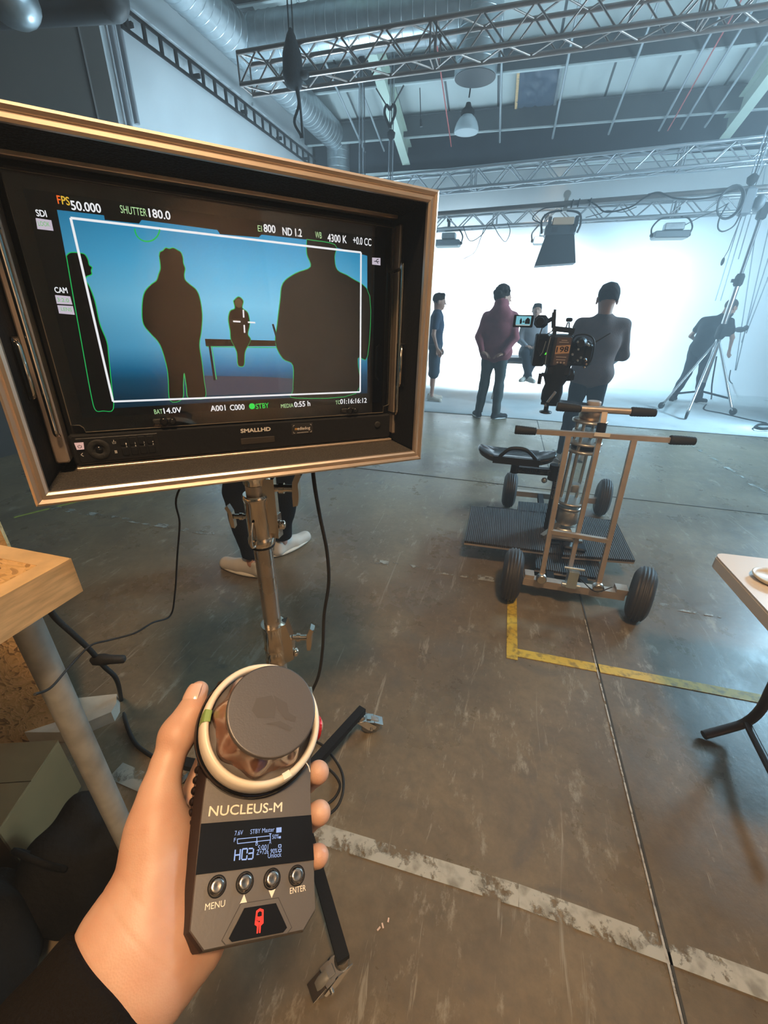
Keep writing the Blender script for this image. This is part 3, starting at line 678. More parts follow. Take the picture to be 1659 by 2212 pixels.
mb = MB(); text(mb, 'm', (.671 * S_, -.718 * S_), (.681 * S_, -.718 * S_), .0058, .0069, .02); mb.build('sticker_letter', mat('sticker_orange', (.75, .38, .06), .4), mon)
MB().lathe((1.085 * S_, -.722 * S_, .005), (0, 0, 1), [(.007, 0), (.007, .003), (.005, .0035)], 18).build('headphone_socket', M_rubber, mon)
# rack handles at either side of the screen
for sx_, x_ in ((-1, -.180), (1, 1.158)):
    h = MB().tube(cat_rom([(x_ * S_, -.06 * S_, -.01), (x_ * S_, -.055 * S_, .022), (x_ * S_, -.05 * S_, .030), (x_ * S_, .0 * S_ - .02, .034), (x_ * S_, -.35 * S_, .034), (x_ * S_, -.60 * S_, .034), (x_ * S_, -.66 * S_, .030), (x_ * S_, -.67 * S_, -.01)], 5), .0038, 10).build('rack_handle', M_chrome, mon)
    bx(MB(), x_ + (-.030 if sx_ < 0 else -.005), -.11, x_ + (.012 if sx_ < 0 else .026), .765, -.012, .022, .002).build('side_rail', M_goldalu, mon)
# ---- the flight case round it
case = thing('flight_case', 'black foam-lined flight case with bright metal edges holding the monitor', 'flight case', mtx=MM)
cx0, cx1, cy0, cy1 = -.243, 1.192, -.178, .838; zf, zb = .108, -.125; t_ = .022
M_case = mat('case_board', (.015, .015, .016), .55, spec=.25, bump=.1, bscale=90)
for nm, a in (('top_panel', (cx0, cy0, cx1, cy0 + t_)), ('bottom_panel', (cx0, cy1 - t_, cx1, cy1)), ('side_panel', (cx0, cy0 + t_, cx0 + t_, cy1 - t_)), ('side_panel', (cx1 - t_, cy0 + t_, cx1, cy1 - t_))):
    bx(MB(), *a, zb, zf - .002, .002).build(nm, M_case, case)
bx(MB(), cx0, cy0, cx1, cy1, zb - .008, zb, .002).build('back_panel', M_case, case)
for nm, a in (('foam_lining', (cx0 + t_, cy0 + t_, cx1 - t_, cy0 + t_ + .012)), ('foam_lining', (cx0 + t_, cy1 - t_ - .010, cx1 - t_, cy1 - t_))):
    bx(MB(), *a, zb + .001, zf - .006, .001).build(nm, M_foam if a[1] > 0 else mat('dark_foam', (.006, .006, .007), .9, spec=.1, col2=(.022, .024, .026), vscale=300, bump=.9, bscale=200), case)
for a in ((cx0 + t_, cy0 + .04, cx0 + t_ + .006, cy1 - .04), (cx1 - t_ - .006, cy0 + .04, cx1 - t_, cy1 - .04)): bx(MB(), *a, zb + .001, zf - .006, .001).build('side_lining', M_blackm, case)
# edge trim: hollow double-lipped aluminium, mitred
def trim(p, q, inn):
    P_ = np.array([p[0] * S_, -p[1] * S_, zf]); Q_ = np.array([q[0] * S_, -q[1] * S_, zf]); d = nrm(Q_ - P_); i_ = np.array([inn[0], -inn[1], 0.0])
    mb = MB(); w_ = .0150
    sec = [(-.003, -.020), (-.003, .004), (.0005, .0062), (.0042, .0040), (.0056, .0022), (.0075, .0040), (w_ - .003, .0048), (w_, .002), (w_, -.004), (.0, -.020)]
    n = len(sec); v = []
    for e_, s in ((P_, 1), (Q_, -1)):
        for a, b in sec: v.append(e_ + i_ * a + d * s * a + np.array([0, 0, b]))
    f = [(i, (i + 1) % n, n + (i + 1) % n, n + i) for i in range(n)] + [tuple(range(n - 1, -1, -1)), tuple(range(n, 2 * n))]
    mb.add(v, f)
    o = mb.build('edge_trim', M_goldalu, case); return o
trim((cx0, cy0), (cx1, cy0), (0, 1)); trim((cx0, cy1), (cx1, cy1), (0, -1)); trim((cx0, cy0), (cx0, cy1), (1, 0)); trim((cx1, cy0), (cx1, cy1), (-1, 0))
for x_ in (.04, 1.10): bx(MB(), x_, cy1, x_ + .06, cy1 + .022, -.075, -.02, .006).build('case_foot', M_rubber, case)
for x_, s in ((cx1 - t_ - .012, -1), (cx0 + t_ + .004, 1)):
    pl = bx(MB(), x_, .345, x_ + .010, .535, .0, .055, .002).build('handle_dish', M_blackg, case)
    MB().tube([((x_ + s * .012) * S_, -.36 * S_, .05), ((x_ + s * .02) * S_, -.37 * S_, .058), ((x_ + s * .02) * S_, -.51 * S_, .058), ((x_ + s * .012) * S_, -.525 * S_, .05)], .0035, 8).build('handle_bar', M_chrome, pl)

# ------------------------------------------------------------------ hand unit (wireless focus control)
HS = .076
hO, hU, hV, hN = quad_pose([(439, 1720), (671, 1707), (681, 1966), (409, 2013)])
HM = mk(hO, hU, hV, hN, HS)
hs = thing('focus_hand_unit', 'dark grey wireless focus control with round knob, screen and four buttons', 'remote control', mtx=HM)
def h2(u, v): return (u * HS, -v * HS)
def H(u, v, w_=0.0): return np.array([u * HS, -v * HS, w_ * HS])
M_hgrey = mat('anodised_graphite', (.12, .108, .102), .42, metal=.4, bump=.03, bscale=700)
M_hside = mat('bronze_black_side', (.030, .020, .019), .22, metal=.3)
face = [(.06, -1.05), (.94, -1.05), (1.0, -.9), (.998, 0), (1.005, .25), (1.03, .54), (1.044, .869), (.94, .98), (.163, .989), (.044, .869), (.028, .54), (.008, .2), (.0, 0), (.0, -.9)]
def grow(P_, g, dl=0): return [((u - .5) * (1 + g) + .5 - (dl if u < .3 else 0), (v + .03) * (1 + g * .6) - .03) for u, v in P_]
def loft(mb, rings):
    n = len(rings[0][0]); v = []
    for poly, w_ in rings: v += [H(u, vv_, w_) for u, vv_ in poly]
    f = []
    for k in range(len(rings) - 1):
        for i in range(n): j = (i + 1) % n; f.append((k * n + i, k * n + j, k * n + n + j, k * n + n + i))
    f.append(tuple(range(n - 1, -1, -1))[::-1]); f.append(tuple(range((len(rings) - 1) * n, len(rings) * n))[::-1]); return mb.add(v, f)
loft(MB(), [(grow(face, .0, .0), -.02), (grow(face, .02, .01), -.05), (grow(face, .02, .055), -.12), (grow(face, .01, .06), -.34), (grow(face, -.05, .02), -.42)]).build('grip_body', M_hside, hs)
loft(MB(), [(grow(face, -.012), .012), (grow(face, .0), .0), (grow(face, .0), -.03)]).build('face_plate', M_hgrey, hs)
for k in range(13):
    v_ = -.25 + k * .085; u_ = -.055 + max(0, v_) * .035
    MB().sphere(H(u_ - .012, v_, -.20), (.0022, .0026, .0040)).build('grip_stud', M_hside, hs)
for v_ in (.86, .93): MB().sphere(H(.0 + (v_ - .86) * .8, v_, -.20), (.0034, .0026, .0050)).build('grip_stud', M_hside, hs)
P4 = [(.014, .203), (1.001, .203), (1.028, .538), (.029, .540)]
MB().prism([h2(*p) for p in P4], (0, 0, .0009), (1, 0, 0), (0, 1, 0), (0, 0, .0006)).build('display_window', M_blackg, hs)
oled = emat('display_blue_white', lin((170, 190, 235)), 1.0)
def hp(px, py): u, v = onp(px, py, hO, hU, hV, hN, 0); return h2(u, v)
c8 = lambda x, y: hp(380 + x / 4.879, 1720 + y / 4.879)       # from an enlarged view of the display
mb = MB(); ZD = .00165
c9 = lambda x, y: hp(490 + x / 12.76, 1780 + y / 12.76)
for a, b in (((192, 1022), (222, 715)), ((335, 1000), (362, 700)), ((212, 868), (345, 852)), ((392, 975), (416, 705)), ((416, 697), (552, 684)), ((556, 692), (543, 815)), ((543, 868), (530, 972)), ((398, 988), (528, 982)), ((592, 686), (706, 678)), ((722, 690), (698, 955)), ((580, 822), (700, 802)), ((568, 974), (690, 966))):
    mb.beam((*c9(*a), ZD), (*c9(*b), ZD), .00075, .0002)
for s, a, b, h in (('7.6V', (613, 418), (700, 408), .0025), ('STBY Master', (778, 402), (1032, 374), .0025), ('50%', (1008, 455), (1080, 446), .0024), ('S:001', (858, 572), (966, 560), .0026), ('Z+726', (843, 622), (968, 606), .0026),
                   ('90%', (990, 606), (1062, 598), .0024), ('Unlock', (962, 656), (1105, 640), .0026), ('B', (833, 524), (858, 521), .0025), ('A', (975, 508), (998, 505), .0025), ('F', (604, 486), (624, 484), .0022)):
    text(mb, s, c8(*a), c8(*b), h, ZD)
def ln_(a, b, w_=.0004): mb.beam((*c8(*a), ZD), (*c8(*b), ZD), w_, .0002)
for a, b in (((643, 455), (990, 420)), ((643, 503), (990, 464)), ((643, 455), (643, 503)), ((990, 400), (990, 475)), ((848, 432), (848, 500)), ((1075, 515), (1102, 512)), ((1075, 515), (1075, 542)), ((1102, 512), (1102, 540)), ((1075, 542), (1102, 540)), ((1075, 562), (1102, 558)), ((1075, 562), (1075, 588)), ((1102, 558), (1102, 585)), ((1075, 588), (1102, 585))): ln_(a, b)
ln_((1052, 362), (1106, 356), .0028); ln_((1090, 424), (1090, 448), .0012)
mb.flat([c8(972, 396), c8(1004, 393), c8(990, 412)][::-1], ZD)
mb.build('display_text', oled, hs)
M_print = mat('cream_print', (.86, .74, .58), .45)
mb = MB(); zp = .0011
for i, s in enumerate(['NUCLEUS-M']): text(mb, s, h2(.066, .153), h2(.716, .158), .0056, zp, .012)
text(mb, 'MENU', h2(.135, .762), h2(.285, .756), .0030, zp); text(mb, 'ENTER', h2(.815, .742), h2(.955, .736), .0030, zp)
mb.flat([h2(.402, .755), h2(.458, .753), h2(.430, .700)], zp); mb.flat([h2(.630, .698), h2(.688, .696), h2(.660, .750)][::-1], zp)
mb.build('printing', M_print, hs, kind='stuff')
M_btn = mat('spun_steel', (.42, .38, .35), .24, metal=1.0, rvar=.08, vscale=300)
for u in (.207, .428, .655, .871):
    o = MB().lathe(H(u, .628, .010), (0, 0, 1), [(.0046, 0), (.0046, .0006), (.0040, .0007), (.0039, .0022), (.0034, .0026), (.0018, .0023), (0.0001, .0022)], 24).build('button', M_btn, hs)
    MB().lathe(H(u, .628, .008), (0, 0, 1), [(.0056, 0), (.0056, .0006), (.0048, .0006), (.0048, 0)], 24).build('button_well', M_blackm, o)
key = [(.435, .79), (.690, .79), (.79, .96), (.76, .985), (.36, .985), (.335, .96)]
MB().prism([h2((u - .56) * 1.22 + .56, (v - .9) * 1.16 + .88) for u, v in key][::-1], (0, 0, .0006), (1, 0, 0), (0, 1, 0), (0, 0, .0005)).build('rocker_recess', mat('recess_line', (.02, .018, .017), .5), hs)
MB().prism([h2((u - .56) * 1.19 + .56, (v - .9) * 1.12 + .88) for u, v in key][::-1], (0, 0, .0009), (1, 0, 0), (0, 1, 0), (0, 0, .0004)).build('rocker_plate', M_hgrey, hs)
MB().prism([h2(u, v * .93 + .05) for u, v in key][::-1], (0, 0, .0012), (1, 0, 0), (0, 1, 0), (0, 0, .0022)).build('rocker_key', M_blackg, hs)
mb = MB(); rz_ = .0036
for sg in (-1, 1):
    X = lambda u, v: h2(.560 + sg * u, v)
    for poly in ([(.0, .800), (.030, .812), (.034, .862), (.018, .862), (.016, .825), (.0, .818)], [(.034, .862), (.036, .892), (.016, .905), (.016, .945), (.026, .945), (.004, .945), (.0, .885), (.014, .868)], [(.0, .850), (.020, .846), (.030, .866), (.010, .880), (.0, .872)]):
        pts = [X(*p) for p in poly]; mb.flat(pts if sg < 0 else pts[::-1], rz_)
        mb.flat(pts[::-1] if sg < 0 else pts, rz_ + .00005)
mb.build('red_emblem', mat('red_print', (.75, .035, .03), .4), hs)
# knob: white marking ring, fluted brown waist, flat cap
kc = (.437, -.56)
K = H(*kc, 0)
MB().lathe(K, (0, 0, 1), [(.045, 0), (.0462, .0015), (.0462, .007), (.044, .009)], 64).build('knob_base', M_blackg, hs)
MB().lathe(K, (0, 0, 1), [(.0385, .012), (.0388, .0208), (.0400, .0222), (.0420, .0222), (.0436, .0195), (.0444, .0060), (.0440, .0050), (.0380, .0050), (.0385, .012)], 72).build('marking_ring', mat('white_marking_ring', (.80, .70, .56), .34, var=.02), hs)
MB().lathe(K, (0, 0, 1), [(.0386, .010), (.0386, .0165), (.0300, .0185), (.024, .0185)], 64).build('knob_dial', mat('worn_grey_dial', (.22, .20, .19), .35, metal=.5, var=.2, vscale=60), hs)
wav = lambda t, j: (.0, .055, .065, .05, .02, .0)[j] * cos(8 * t + .9)
MB().lathe(K, (0, 0, 1), [(.034, .017), (.0355, .0190), (.0345, .025), (.0318, .033), (.0300, .0400), (.0300, .0430)], 108, wav=wav).build('fluted_grip', mat('brown_bakelite', (.23, .105, .065), .18, var=.35, vscale=40, coat=.6), hs)
MB().lathe(K, (0, 0, 1), [(.0300, .0425), (.0312, .0430), (.0314, .0462), (.0306, .0470), (.0300, .0470), (.0001, .0470)], 72).build('knob_cap', mat('graphite_cap', (.115, .103, .098), .40, metal=.45, bump=.04, bscale=900), hs)
mb = MB(); zc = .0472
cc = lambda x, y: (lambda p: h2(*p))(onp(380 + x / 4.879, 1420 + y / 4.879, hO, hU, hV, hN, -.0472 / HS))
for poly in ([(850, 430), (1010, 400), (1060, 500), (1040, 640), (860, 640), (800, 560)], [(1030, 400), (1170, 480), (1190, 580), (1270, 630), (1255, 680), (1150, 650), (1080, 560)], [(940, 700), (1100, 670), (1230, 740), (1200, 780), (1050, 715)]):
    pts = [cc(*p) for p in poly]; mb.flat(pts[::-1], zc)
mb.build('cap_emblem', mat('dull_emblem', (.085, .074, .068), .5, metal=.4), hs)
a0 = math.atan2(-(onp(449, 1553, hO, hU, hV, hN, -.2)[1] - kc[1]), onp(449, 1553, hO, hU, hV, hN, -.2)[0] - kc[0])
def ring_patch(mb, a1, a2, r0, r1, z0, z1_):
    v = []; n = 8
    for i in range(n + 1):
        t = a1 + (a2 - a1) * i / n
        for r, z in ((r0, z1_ - .0004), (r0 + .001, z1_), (r1 - .001, z1_), (r1, z1_ - .002), (r1 + .0006, z0)): v.append(K + np.array([r * cos(t), r * sin(t), z]))
    f = [(i * 5 + j, i * 5 + 5 + j, i * 5 + 6 + j, i * 5 + 1 + j) for i in range(n) for j in range(4)]; return mb.add(v, [q[::-1] for q in f])
ring_patch(MB(), a0 - .10, a0 + .10, .0383, .0436, .009, .0227).build('green_tape', mat('green_tape_mark', (.22, .34, .09), .5), hs)
ring_patch(MB(), a0 + 2.02, a0 + 2.16, .0383, .0436, .009, .0228).build('paper_tape', mat('cream_tape', (.85, .76, .62), .6), hs)
MB().tube([K + np.array([.0330, -.0285, .020]), K + np.array([.0345, -.031, .021]), K + np.array([.036, -.0345, .020])], .0004, 5).build('tape_thread', M_white, hs)
# red knurled side wheel and silver lever
wh = MB(); o_ = H(1.03, -.60, -.10); wh.lathe(o_, (1, 0, 0), [(.0088, 0), (.0093, .001), (.0093, .006), (.0088, .007)], 64, wav=lambda t, j: .03 * cos(24 * t)); wh.build('red_thumbwheel', mat('red_anodised', (.60, .03, .035), .3, metal=.5), hs)
MB().prism([(-.003, 0), (.003, 0), (.0015, .012), (-.0015, .012)], H(1.0, -.86, -.05), (1, 0, 0), (0, 1, 0), (0, 0, .002)).build('lock_lever', M_chrome, hs)

# ------------------------------------------------------------------ the operator's hand
M_skin = bpy.data.materials.new('skin'); M_skin.use_nodes = True; nt = M_skin.node_tree; b = nt.nodes['Principled BSDF']
b.inputs['Base Color'].default_value = (.62, .31, .19, 1); b.inputs['Roughness'].default_value = .48; b.inputs['Subsurface Weight'].default_value = .12
b.inputs['Subsurface Radius'].default_value = (.012, .005, .003); b.inputs['Subsurface Scale'].default_value = 1.0
tc = nt.nodes.new('ShaderNodeTexCoord'); n1 = nt.nodes.new('ShaderNodeTexNoise'); n1.inputs['Scale'].default_value = 38; n1.inputs['Detail'].default_value = 4; nt.links.new(tc.outputs['Object'], n1.inputs[0])
r = nt.nodes.new('ShaderNodeValToRGB'); nt.links.new(n1.outputs['Fac'], r.inputs[0]); r.color_ramp.elements[0].color = (.55, .29, .19, 1); r.color_ramp.elements[1].color = (.62, .38, .27, 1); r.color_ramp.elements[0].position = .3; r.color_ramp.elements[1].position = .7
nt.links.new(r.outputs[0], b.inputs['Base Color'])
n2 = nt.nodes.new('ShaderNodeTexVoronoi'); n2.inputs['Scale'].default_value = 900; nt.links.new(tc.outputs['Object'], n2.inputs[0]); bp = nt.nodes.new('ShaderNodeBump'); bp.inputs['Strength'].default_value = .12; bp.inputs['Distance'].default_value = .0006
nt.links.new(n2.outputs['Distance'], bp.inputs['Height']); nt.links.new(bp.outputs[0], b.inputs['Normal'])
M_sleeve = mat('black_wool_sleeve', (.009, .007, .006), .9, bump=.3, bscale=500, spec=.12)
op = thing('person', 'hand and black sleeve of the person holding the focus control', 'person', mtx=HM)
u_ = HS
def h3(px, py, w_): a, b_ = onp(px, py, hO, hU, hV, hN, -w_); return H(a, b_, w_)
def fing(pts, rs, k=.0030):
    return [RC(pts[i], pts[i + 1], rs[i], rs[i + 1], k=k) for i in range(len(pts) - 1)]
pr = []
# thumb: tip, joint, base, and the ball of the thumb running down to the wrist
T = [h3(430, 1492, -.08), h3(414, 1538, -.09), h3(381, 1592, -.12), h3(361, 1650, -.16), h3(346, 1705, -.20), h3(338, 1780, -.24)]
TR = [.0072, .0098, .0104, .0100, .0118, .0160]
pr += fing(T, TR, .006)
pr.append(EL(h3(386, 1584, -.12), (.0112, .0125, .0112), k=.008))
B1 = [T[-1], h3(336, 1850, -.30), h3(330, 1930, -.34), h3(318, 2010, -.36)]; pr += fing(B1, [.0160, .0185, .0205, .0210], .012)
pr.append(RC(h3(372, 1810, -.42), h3(365, 1960, -.46), .0150, .0170, k=.014))
# palm behind the unit and the heel of the hand
MC = [H(.10, -.42, -.74), H(.10, -.02, -.84), H(.10, .32, -.84), H(.14, .62, -.78)]
Wc = h3(300, 2085, -.42)
for m, r1 in zip(MC, (.0125, .0125, .012, .011)): pr.append(RC(h3(340, 1990, -.50), m, .020, r1, k=.014))
pr.append(RC(h3(425, 2010, -.62), H(.12, .55, -.74), .0165, .0125, k=.014))
pr.append(RC(h3(350, 2020, -.45), h3(410, 2035, -.55), .0215, .0165, k=.014))
pr.append(RC(h3(425, 2040, -.50), h3(350, 2110, -.45), .0120, .0190, k=.016))
# wrist and forearm leaving down and left into the sleeve
q1_, q2_ = h3(172, 2024, -.42), h3(338, 2212, -.46)               # where the cuff crosses the wrist
cl_ = nrm(q2_ - q1_); ad = nrm(np.array([cl_[1], -cl_[0], 0])); ad = ad if ad[0] < 0 else -ad
ad = nrm(ad + np.array([0, 0, -.12])); cm = (q1_ + q2_) / 2; hw = np.linalg.norm(q2_ - q1_) / 2
W1 = cm - cl_ * (hw - .0215); W2 = cm + cl_ * (hw - .0235); E1 = W1 + ad * .20 - cl_ * .006; E2 = W2 + ad * .20 + cl_ * .006
pr += [RC(h3(300, 2000, -.38), W1 - ad * .012, .0195, .0205, k=.014), RC(W1 - ad * .010, E1, .0205, .027, k=.015), RC(W2 - ad * .018, E2, .0215, .027, k=.02), RC(h3(315, 2060, -.45), h3(300, 2100, -.45), .0215, .0215, k=.016)]
pr.append(RC(h3(232, 2003, -.38), h3(262, 1950, -.34), .0110, .0090, k=.012))
# fingers: wrapped behind and closing round the far edge, tips facing the viewer
FB = [
    [H(.10, -.42, -.74), H(.72, -.58, -.86), H(1.08, -.66, -.66), H(1.105, -.66, -.24)],
    [H(.10, -.02, -.84), H(.85, -.20, -.98), H(1.16, -.20, -.66), H(1.125, -.178, -.14)],
    [H(.10, .32, -.84), H(.88, .18, -1.0), H(1.19, .16, -.68), H(1.135, .172, -.14)],
    [H(.14, .62, -.78), H(.82, .50, -.92), H(1.16, .49, -.62), H(1.120, .505, -.14)]]
for P_, s in zip(FB, (1.0, 1.02, 1.0, .88)): pr += fing(P_, [.0105 * s, .0100 * s, .0092 * s, .0086 * s], .0035)
def hd(X, Y, Z):      # faint creases across the wrist
    q = (X - cm[0]) * ad[0] + (Y - cm[1]) * ad[1] + (Z - cm[2]) * ad[2]
    return .0003 * np.exp(-((q + .020 + .002 * np.sin(60 * X)) / .0010) ** 2) + .0002 * np.exp(-((q + .029) / .0009) ** 2)
body = skin('hand', pr, .00115, M_skin, op, disp=hd)
M_nail = mat('fingernail', (.70, .43, .33), .22, coat=.5)
# thumbnail: curved plate on the outer side of the thumb tip
tn = MB(); v = []; c_ = T[0]; ax = nrm(T[0] - T[1]); out = nrm(np.array([-.62, .10, .78])); out = nrm(out - ax * (out @ ax)); sd = np.cross(ax, out)
for i in range(9):
    for j in range(9):
        s = (i / 8 - .5) * 1.5; l = (j / 8 - .5) * .0125; tap = .0062 * (1 - .25 * abs(j / 8 - .45) ** 2 * 4)
        rr = (TR[0] + (TR[1] - TR[0]) * (1 - (l + .0062 + .003) / .02)) * 1.02 + .0009 - .0008 * (abs(j - 4) / 4) ** 3
        v.append(c_ - ax * .0035 + ax * l + (out * cos(s) + sd * sin(s)) * rr * 1.0)
tn.add(v, [(i * 9 + j, i * 9 + j + 1, i * 9 + 10 + j, i * 9 + 9 + j) for i in range(8) for j in range(8)], True)
tn.build('thumbnail', M_nail, op)
sl_ = [RC(W1 - ad * .03, E1 + ad * .05, .0255, .034, k=.02), RC(W2 - ad * .03, E2 + ad * .05, .0265, .034, k=.03)]
sp = sl_ + [dict(f=lambda X, Y, Z: ((X - cm[0]) * ad[0] + (Y - cm[1]) * ad[1] + (Z - cm[2]) * ad[2]), lo=np.minimum(W1, W2) - .08, hi=np.maximum(W1, W2) + .08, k=.003, op='sub')]
skin('sleeve', sp, .0022, M_sleeve, op, disp=lambda X, Y, Z: .0010 * np.sin(X * 160 + Y * 60) * np.cos(Y * 90 + Z * 40))

# ------------------------------------------------------------------ rolling combo stand under the monitor case
SX, SY = -.462, .690
st = thing('light_stand', 'chrome rolling combo stand holding up the monitor case', 'stand', (SX, SY, 0))
v3 = lambda x, y, z: np.array([x, y, z], float)
b0 = v3(SX, SY, 0)
vr = nrm(np.array([rt[0], rt[1], 0])); vf = np.array([-vr[1], vr[0], 0])      # horizontal right / away as the camera faces
def zpole(py):                                                       # height on the stand's axis seen at picture row py
    lo, hi = 0.0, 2.0
    for _ in range(40):
        m = (lo + hi) / 2; p = v3(SX, SY, m) - CP; y = PH / 2 - F * (p @ up) / (p @ fw)
        if y > py: lo = m
        else: hi = m
    return (lo + hi) / 2
z1_, z2_, z3_, z4_, z5_ = zpole(1032), zpole(1065), zpole(1172), zpole(1345), zpole(1425)
MB().cone(b0 + v3(0, 0, .14), b0 + v3(0, 0, z5_ + .02), .0215, n=24).build('lower_tube', M_steel, st, True)
MB().cone(b0 + v3(0, 0, z5_), b0 + v3(0, 0, z3_ + .02), .0205, n=24).build('middle_tube', M_steel, st, True)
MB().cone(b0 + v3(0, 0, z2_ - .01), b0 + v3(0, 0, z1_ + .02), .0200, n=24).build('upper_tube', M_steel, st, True)
mb = MB(); h = z2_ - z3_
mb.lathe(b0 + v3(0, 0, z3_), (0, 0, 1), [(.0275, 0), (.0290, .004), (.0290, .014), (.0272, .018), (.0265, .022), (.0265, h - .016), (.0285, h - .012), (.0285, h - .004), (.0265, h)], 28)
mb.beam(b0 + v3(0, 0, z3_ + .03) + vr * .029, b0 + v3(0, 0, z2_ + .035) + vr * .029, .022, .026, vr)
mb.box(b0 + v3(0, 0, z3_ + .045) + vr * .034, (.020, .020, .055))
mb.build('upper_collar', M_chrome, st, True)
MB().lathe(b0 + v3(0, 0, z3_ - .006), (0, 0, 1), [(.027, 0), (.028, .003), (.027, .007)], 24).build('rubber_ring', M_rubber, st, True)
MB().tube(cat_rom([b0 + v3(0, 0, z2_ - .055) - vf * .028 - vr * .006, b0 + v3(0, 0, z2_ - .075) - vf * .037 - vr * .009, b0 + v3(0, 0, z2_ - .105) - vf * .040 - vr * .010, b0 + v3(0, 0, z2_ - .110) - vf * .030 - vr * .006, b0 + v3(0, 0, z3_ + .02) - vf * .028 - vr * .003], 5), .0035, 8).build('spring_catch', M_chrome, st, True)
def tknob(c, d, s=1.0, nm='locking_knob'):
    d = nrm(d); sd = np.array([0, 0, 1.0]); mb = MB(); mb.cone(c, c + d * .030 * s, .0065 * s, n=12); mb.cone(c + d * .008 * s, c + d * .016 * s, .0095 * s, n=12)
    o = c + d * .036 * s; ax = nrm(np.cross(d, sd))
    prof_ = [(-.006, -.030), (.002, -.028), (.005, -.012), (.005, .012), (.012, .026), (.004, .032), (-.004, .014), (-.006, -.010)]
    mb.prism([(a * s, b * s) for a, b in prof_], o - ax * .009 * s, d, sd, ax * .018 * s)
    return mb.build(nm, M_chrome, st, True)
tknob(b0 + v3(0, 0, z2_ + .012) + vr * .040, vr, 1.25); tknob(b0 + v3(0, 0, z2_ - .055) - vr * .027, -vr, .85)
MB().lathe(b0 + v3(0, 0, z3_ + .045) + vr * .043, vr, [(.008, 0), (.010, .003), (.010, .009), (.006, .012)], 14).build('bolt', M_chrome, st, True)
mb = MB(); h = z4_ - z5_
mb.lathe(b0 + v3(0, 0, z5_), (0, 0, 1), [(.0255, 0), (.0290, .003), (.0290, .006), (.0272, .009), (.0272, h * .36), (.0285, h * .38), (.0272, h * .40), (.0265, h * .9), (.0285, h * .94), (.0285, h)], 28)
mb.prism([(.020, 0), (.046, .016), (.046, h * .62), (.034, h * 1.05), (.020, h)], b0 + v3(0, 0, z5_) - vf * .014, vr, (0, 0, 1), vf * .028)
mb.build('lower_collar', M_chrome, st, True)
tknob(b0 + v3(0, 0, z5_ + h * .62) + vr * .046, vr, 1.15)
MB().lathe(b0 + v3(0, 0, z5_ + h * .22) + vr * .046, vr, [(.008, 0), (.011, .002), (.011, .006), (.006, .010)], 14).build('bolt', M_chrome, st, True)
# mount up to the case
mb = MB(); mb.lathe(b0 + v3(0, 0, z2_ + .02), (0, 0, 1), [(.020, 0), (.023, .004), (.023, .012), (.032, .020), (.032, .026)], 24); mb.build('mounting_plate', M_chrome, st, True)
# base hub, three flat legs with castors
MB().lathe(b0 + v3(0, 0, .105), (0, 0, 1), [(.035, 0), (.045, .01), (.045, .07), (.034, .09)], 20).build('base_hub', M_blackm, st, True)
tips = [at(783, 1533, z=.115), at(742, 2075, z=.115), v3(SX - .42, SY - .02, .115)]
M_zinc = mat('zinc_castor', (.62, .60, .57), .22, metal=1.0)
for i, tp in enumerate(tips):
    d = tp - b0; d[2] = 0; L_ = np.linalg.norm(d); d = d / L_
    MB().beam(b0 + v3(0, 0, .145) + d * .03, b0 + d * L_ + v3(0, 0, .115), .030, .026, (0, 0, 1)).build('leg', M_blackm, st, True)
    out = [nrm(v3(.85, .35, 0)), nrm(v3(-.65, -.75, 0)), nrm(v3(-1, 0, 0))][i]
    ca = b0 + d * (L_ - .012); sd = np.array([-out[1], out[0], 0]); wc = ca + out * .040 + v3(0, 0, .038)
    mb = MB(); mb.lathe(ca + v3(0, 0, .078), (0, 0, 1), [(.019, 0), (.019, .012), (.014, .020)], 18)
    for s in (-1, 1): mb.prism([(-.018, .045), (.022, .045), (.060, .012), (.055, -.004), (.030, -.006)], ca + sd * s * .018 + v3(0, 0, .038), out, (0, 0, 1), sd * s * .003)
    mb.beam(ca + out * .002 + v3(0, 0, .083), ca + out * .050 + v3(0, 0, .070), .040, .003); mb.beam(ca + out * .052 + v3(0, 0, .068), ca + out * .085 + v3(0, 0, .050), .036, .004); mb.beam(ca + out * .024 + v3(0, 0, .082), ca + out * .04 + v3(0, 0, .078), .020, .006)
    mb.cone(wc - sd * .026, wc + sd * .026, .005, n=10)
    fk = mb.build('castor', M_zinc, st, True)
    MB().lathe(wc - sd * .013, sd, [(.020, 0), (.034, .001), (.038, .005), (.038, .021), (.034, .025), (.020, .026)], 28).build('castor_wheel', mat('castor_tread', (.20, .19, .17), .45), fk, True)

# ------------------------------------------------------------------ camera dolly
D0 = v3(.52, 2.75, 0)
dl = thing('camera_dolly', 'wheeled camera dolly with ribbed black platforms and steel push bars', 'dolly', D0)
M_carpet = bpy.data.materials.new('ribbed_mat'); M_carpet.use_nodes = True; nt = M_carpet.node_tree; b = nt.nodes['Principled BSDF']; b.inputs['Roughness'].default_value = .8
tc = nt.nodes.new('ShaderNodeTexCoord'); wv = nt.nodes.new('ShaderNodeTexWave'); wv.inputs['Scale'].default_value = 26; wv.bands_direction = 'X'; wv.inputs['Distortion'].default_value = .3
nt.links.new(tc.outputs['Object'], wv.inputs[0]); r = nt.nodes.new('ShaderNodeValToRGB'); r.color_ramp.elements[0].color = (.012, .012, .012, 1); r.color_ramp.elements[1].color = (.075, .070, .066, 1)
nt.links.new(wv.outputs['Fac'], r.inputs[0]); nt.links.new(r.outputs[0], b.inputs['Base Color']); bp = nt.nodes.new('ShaderNodeBump'); bp.inputs['Distance'].default_value = .006; nt.links.new(wv.outputs['Fac'], bp.inputs['Height']); nt.links.new(bp.outputs[0], b.inputs['Normal'])
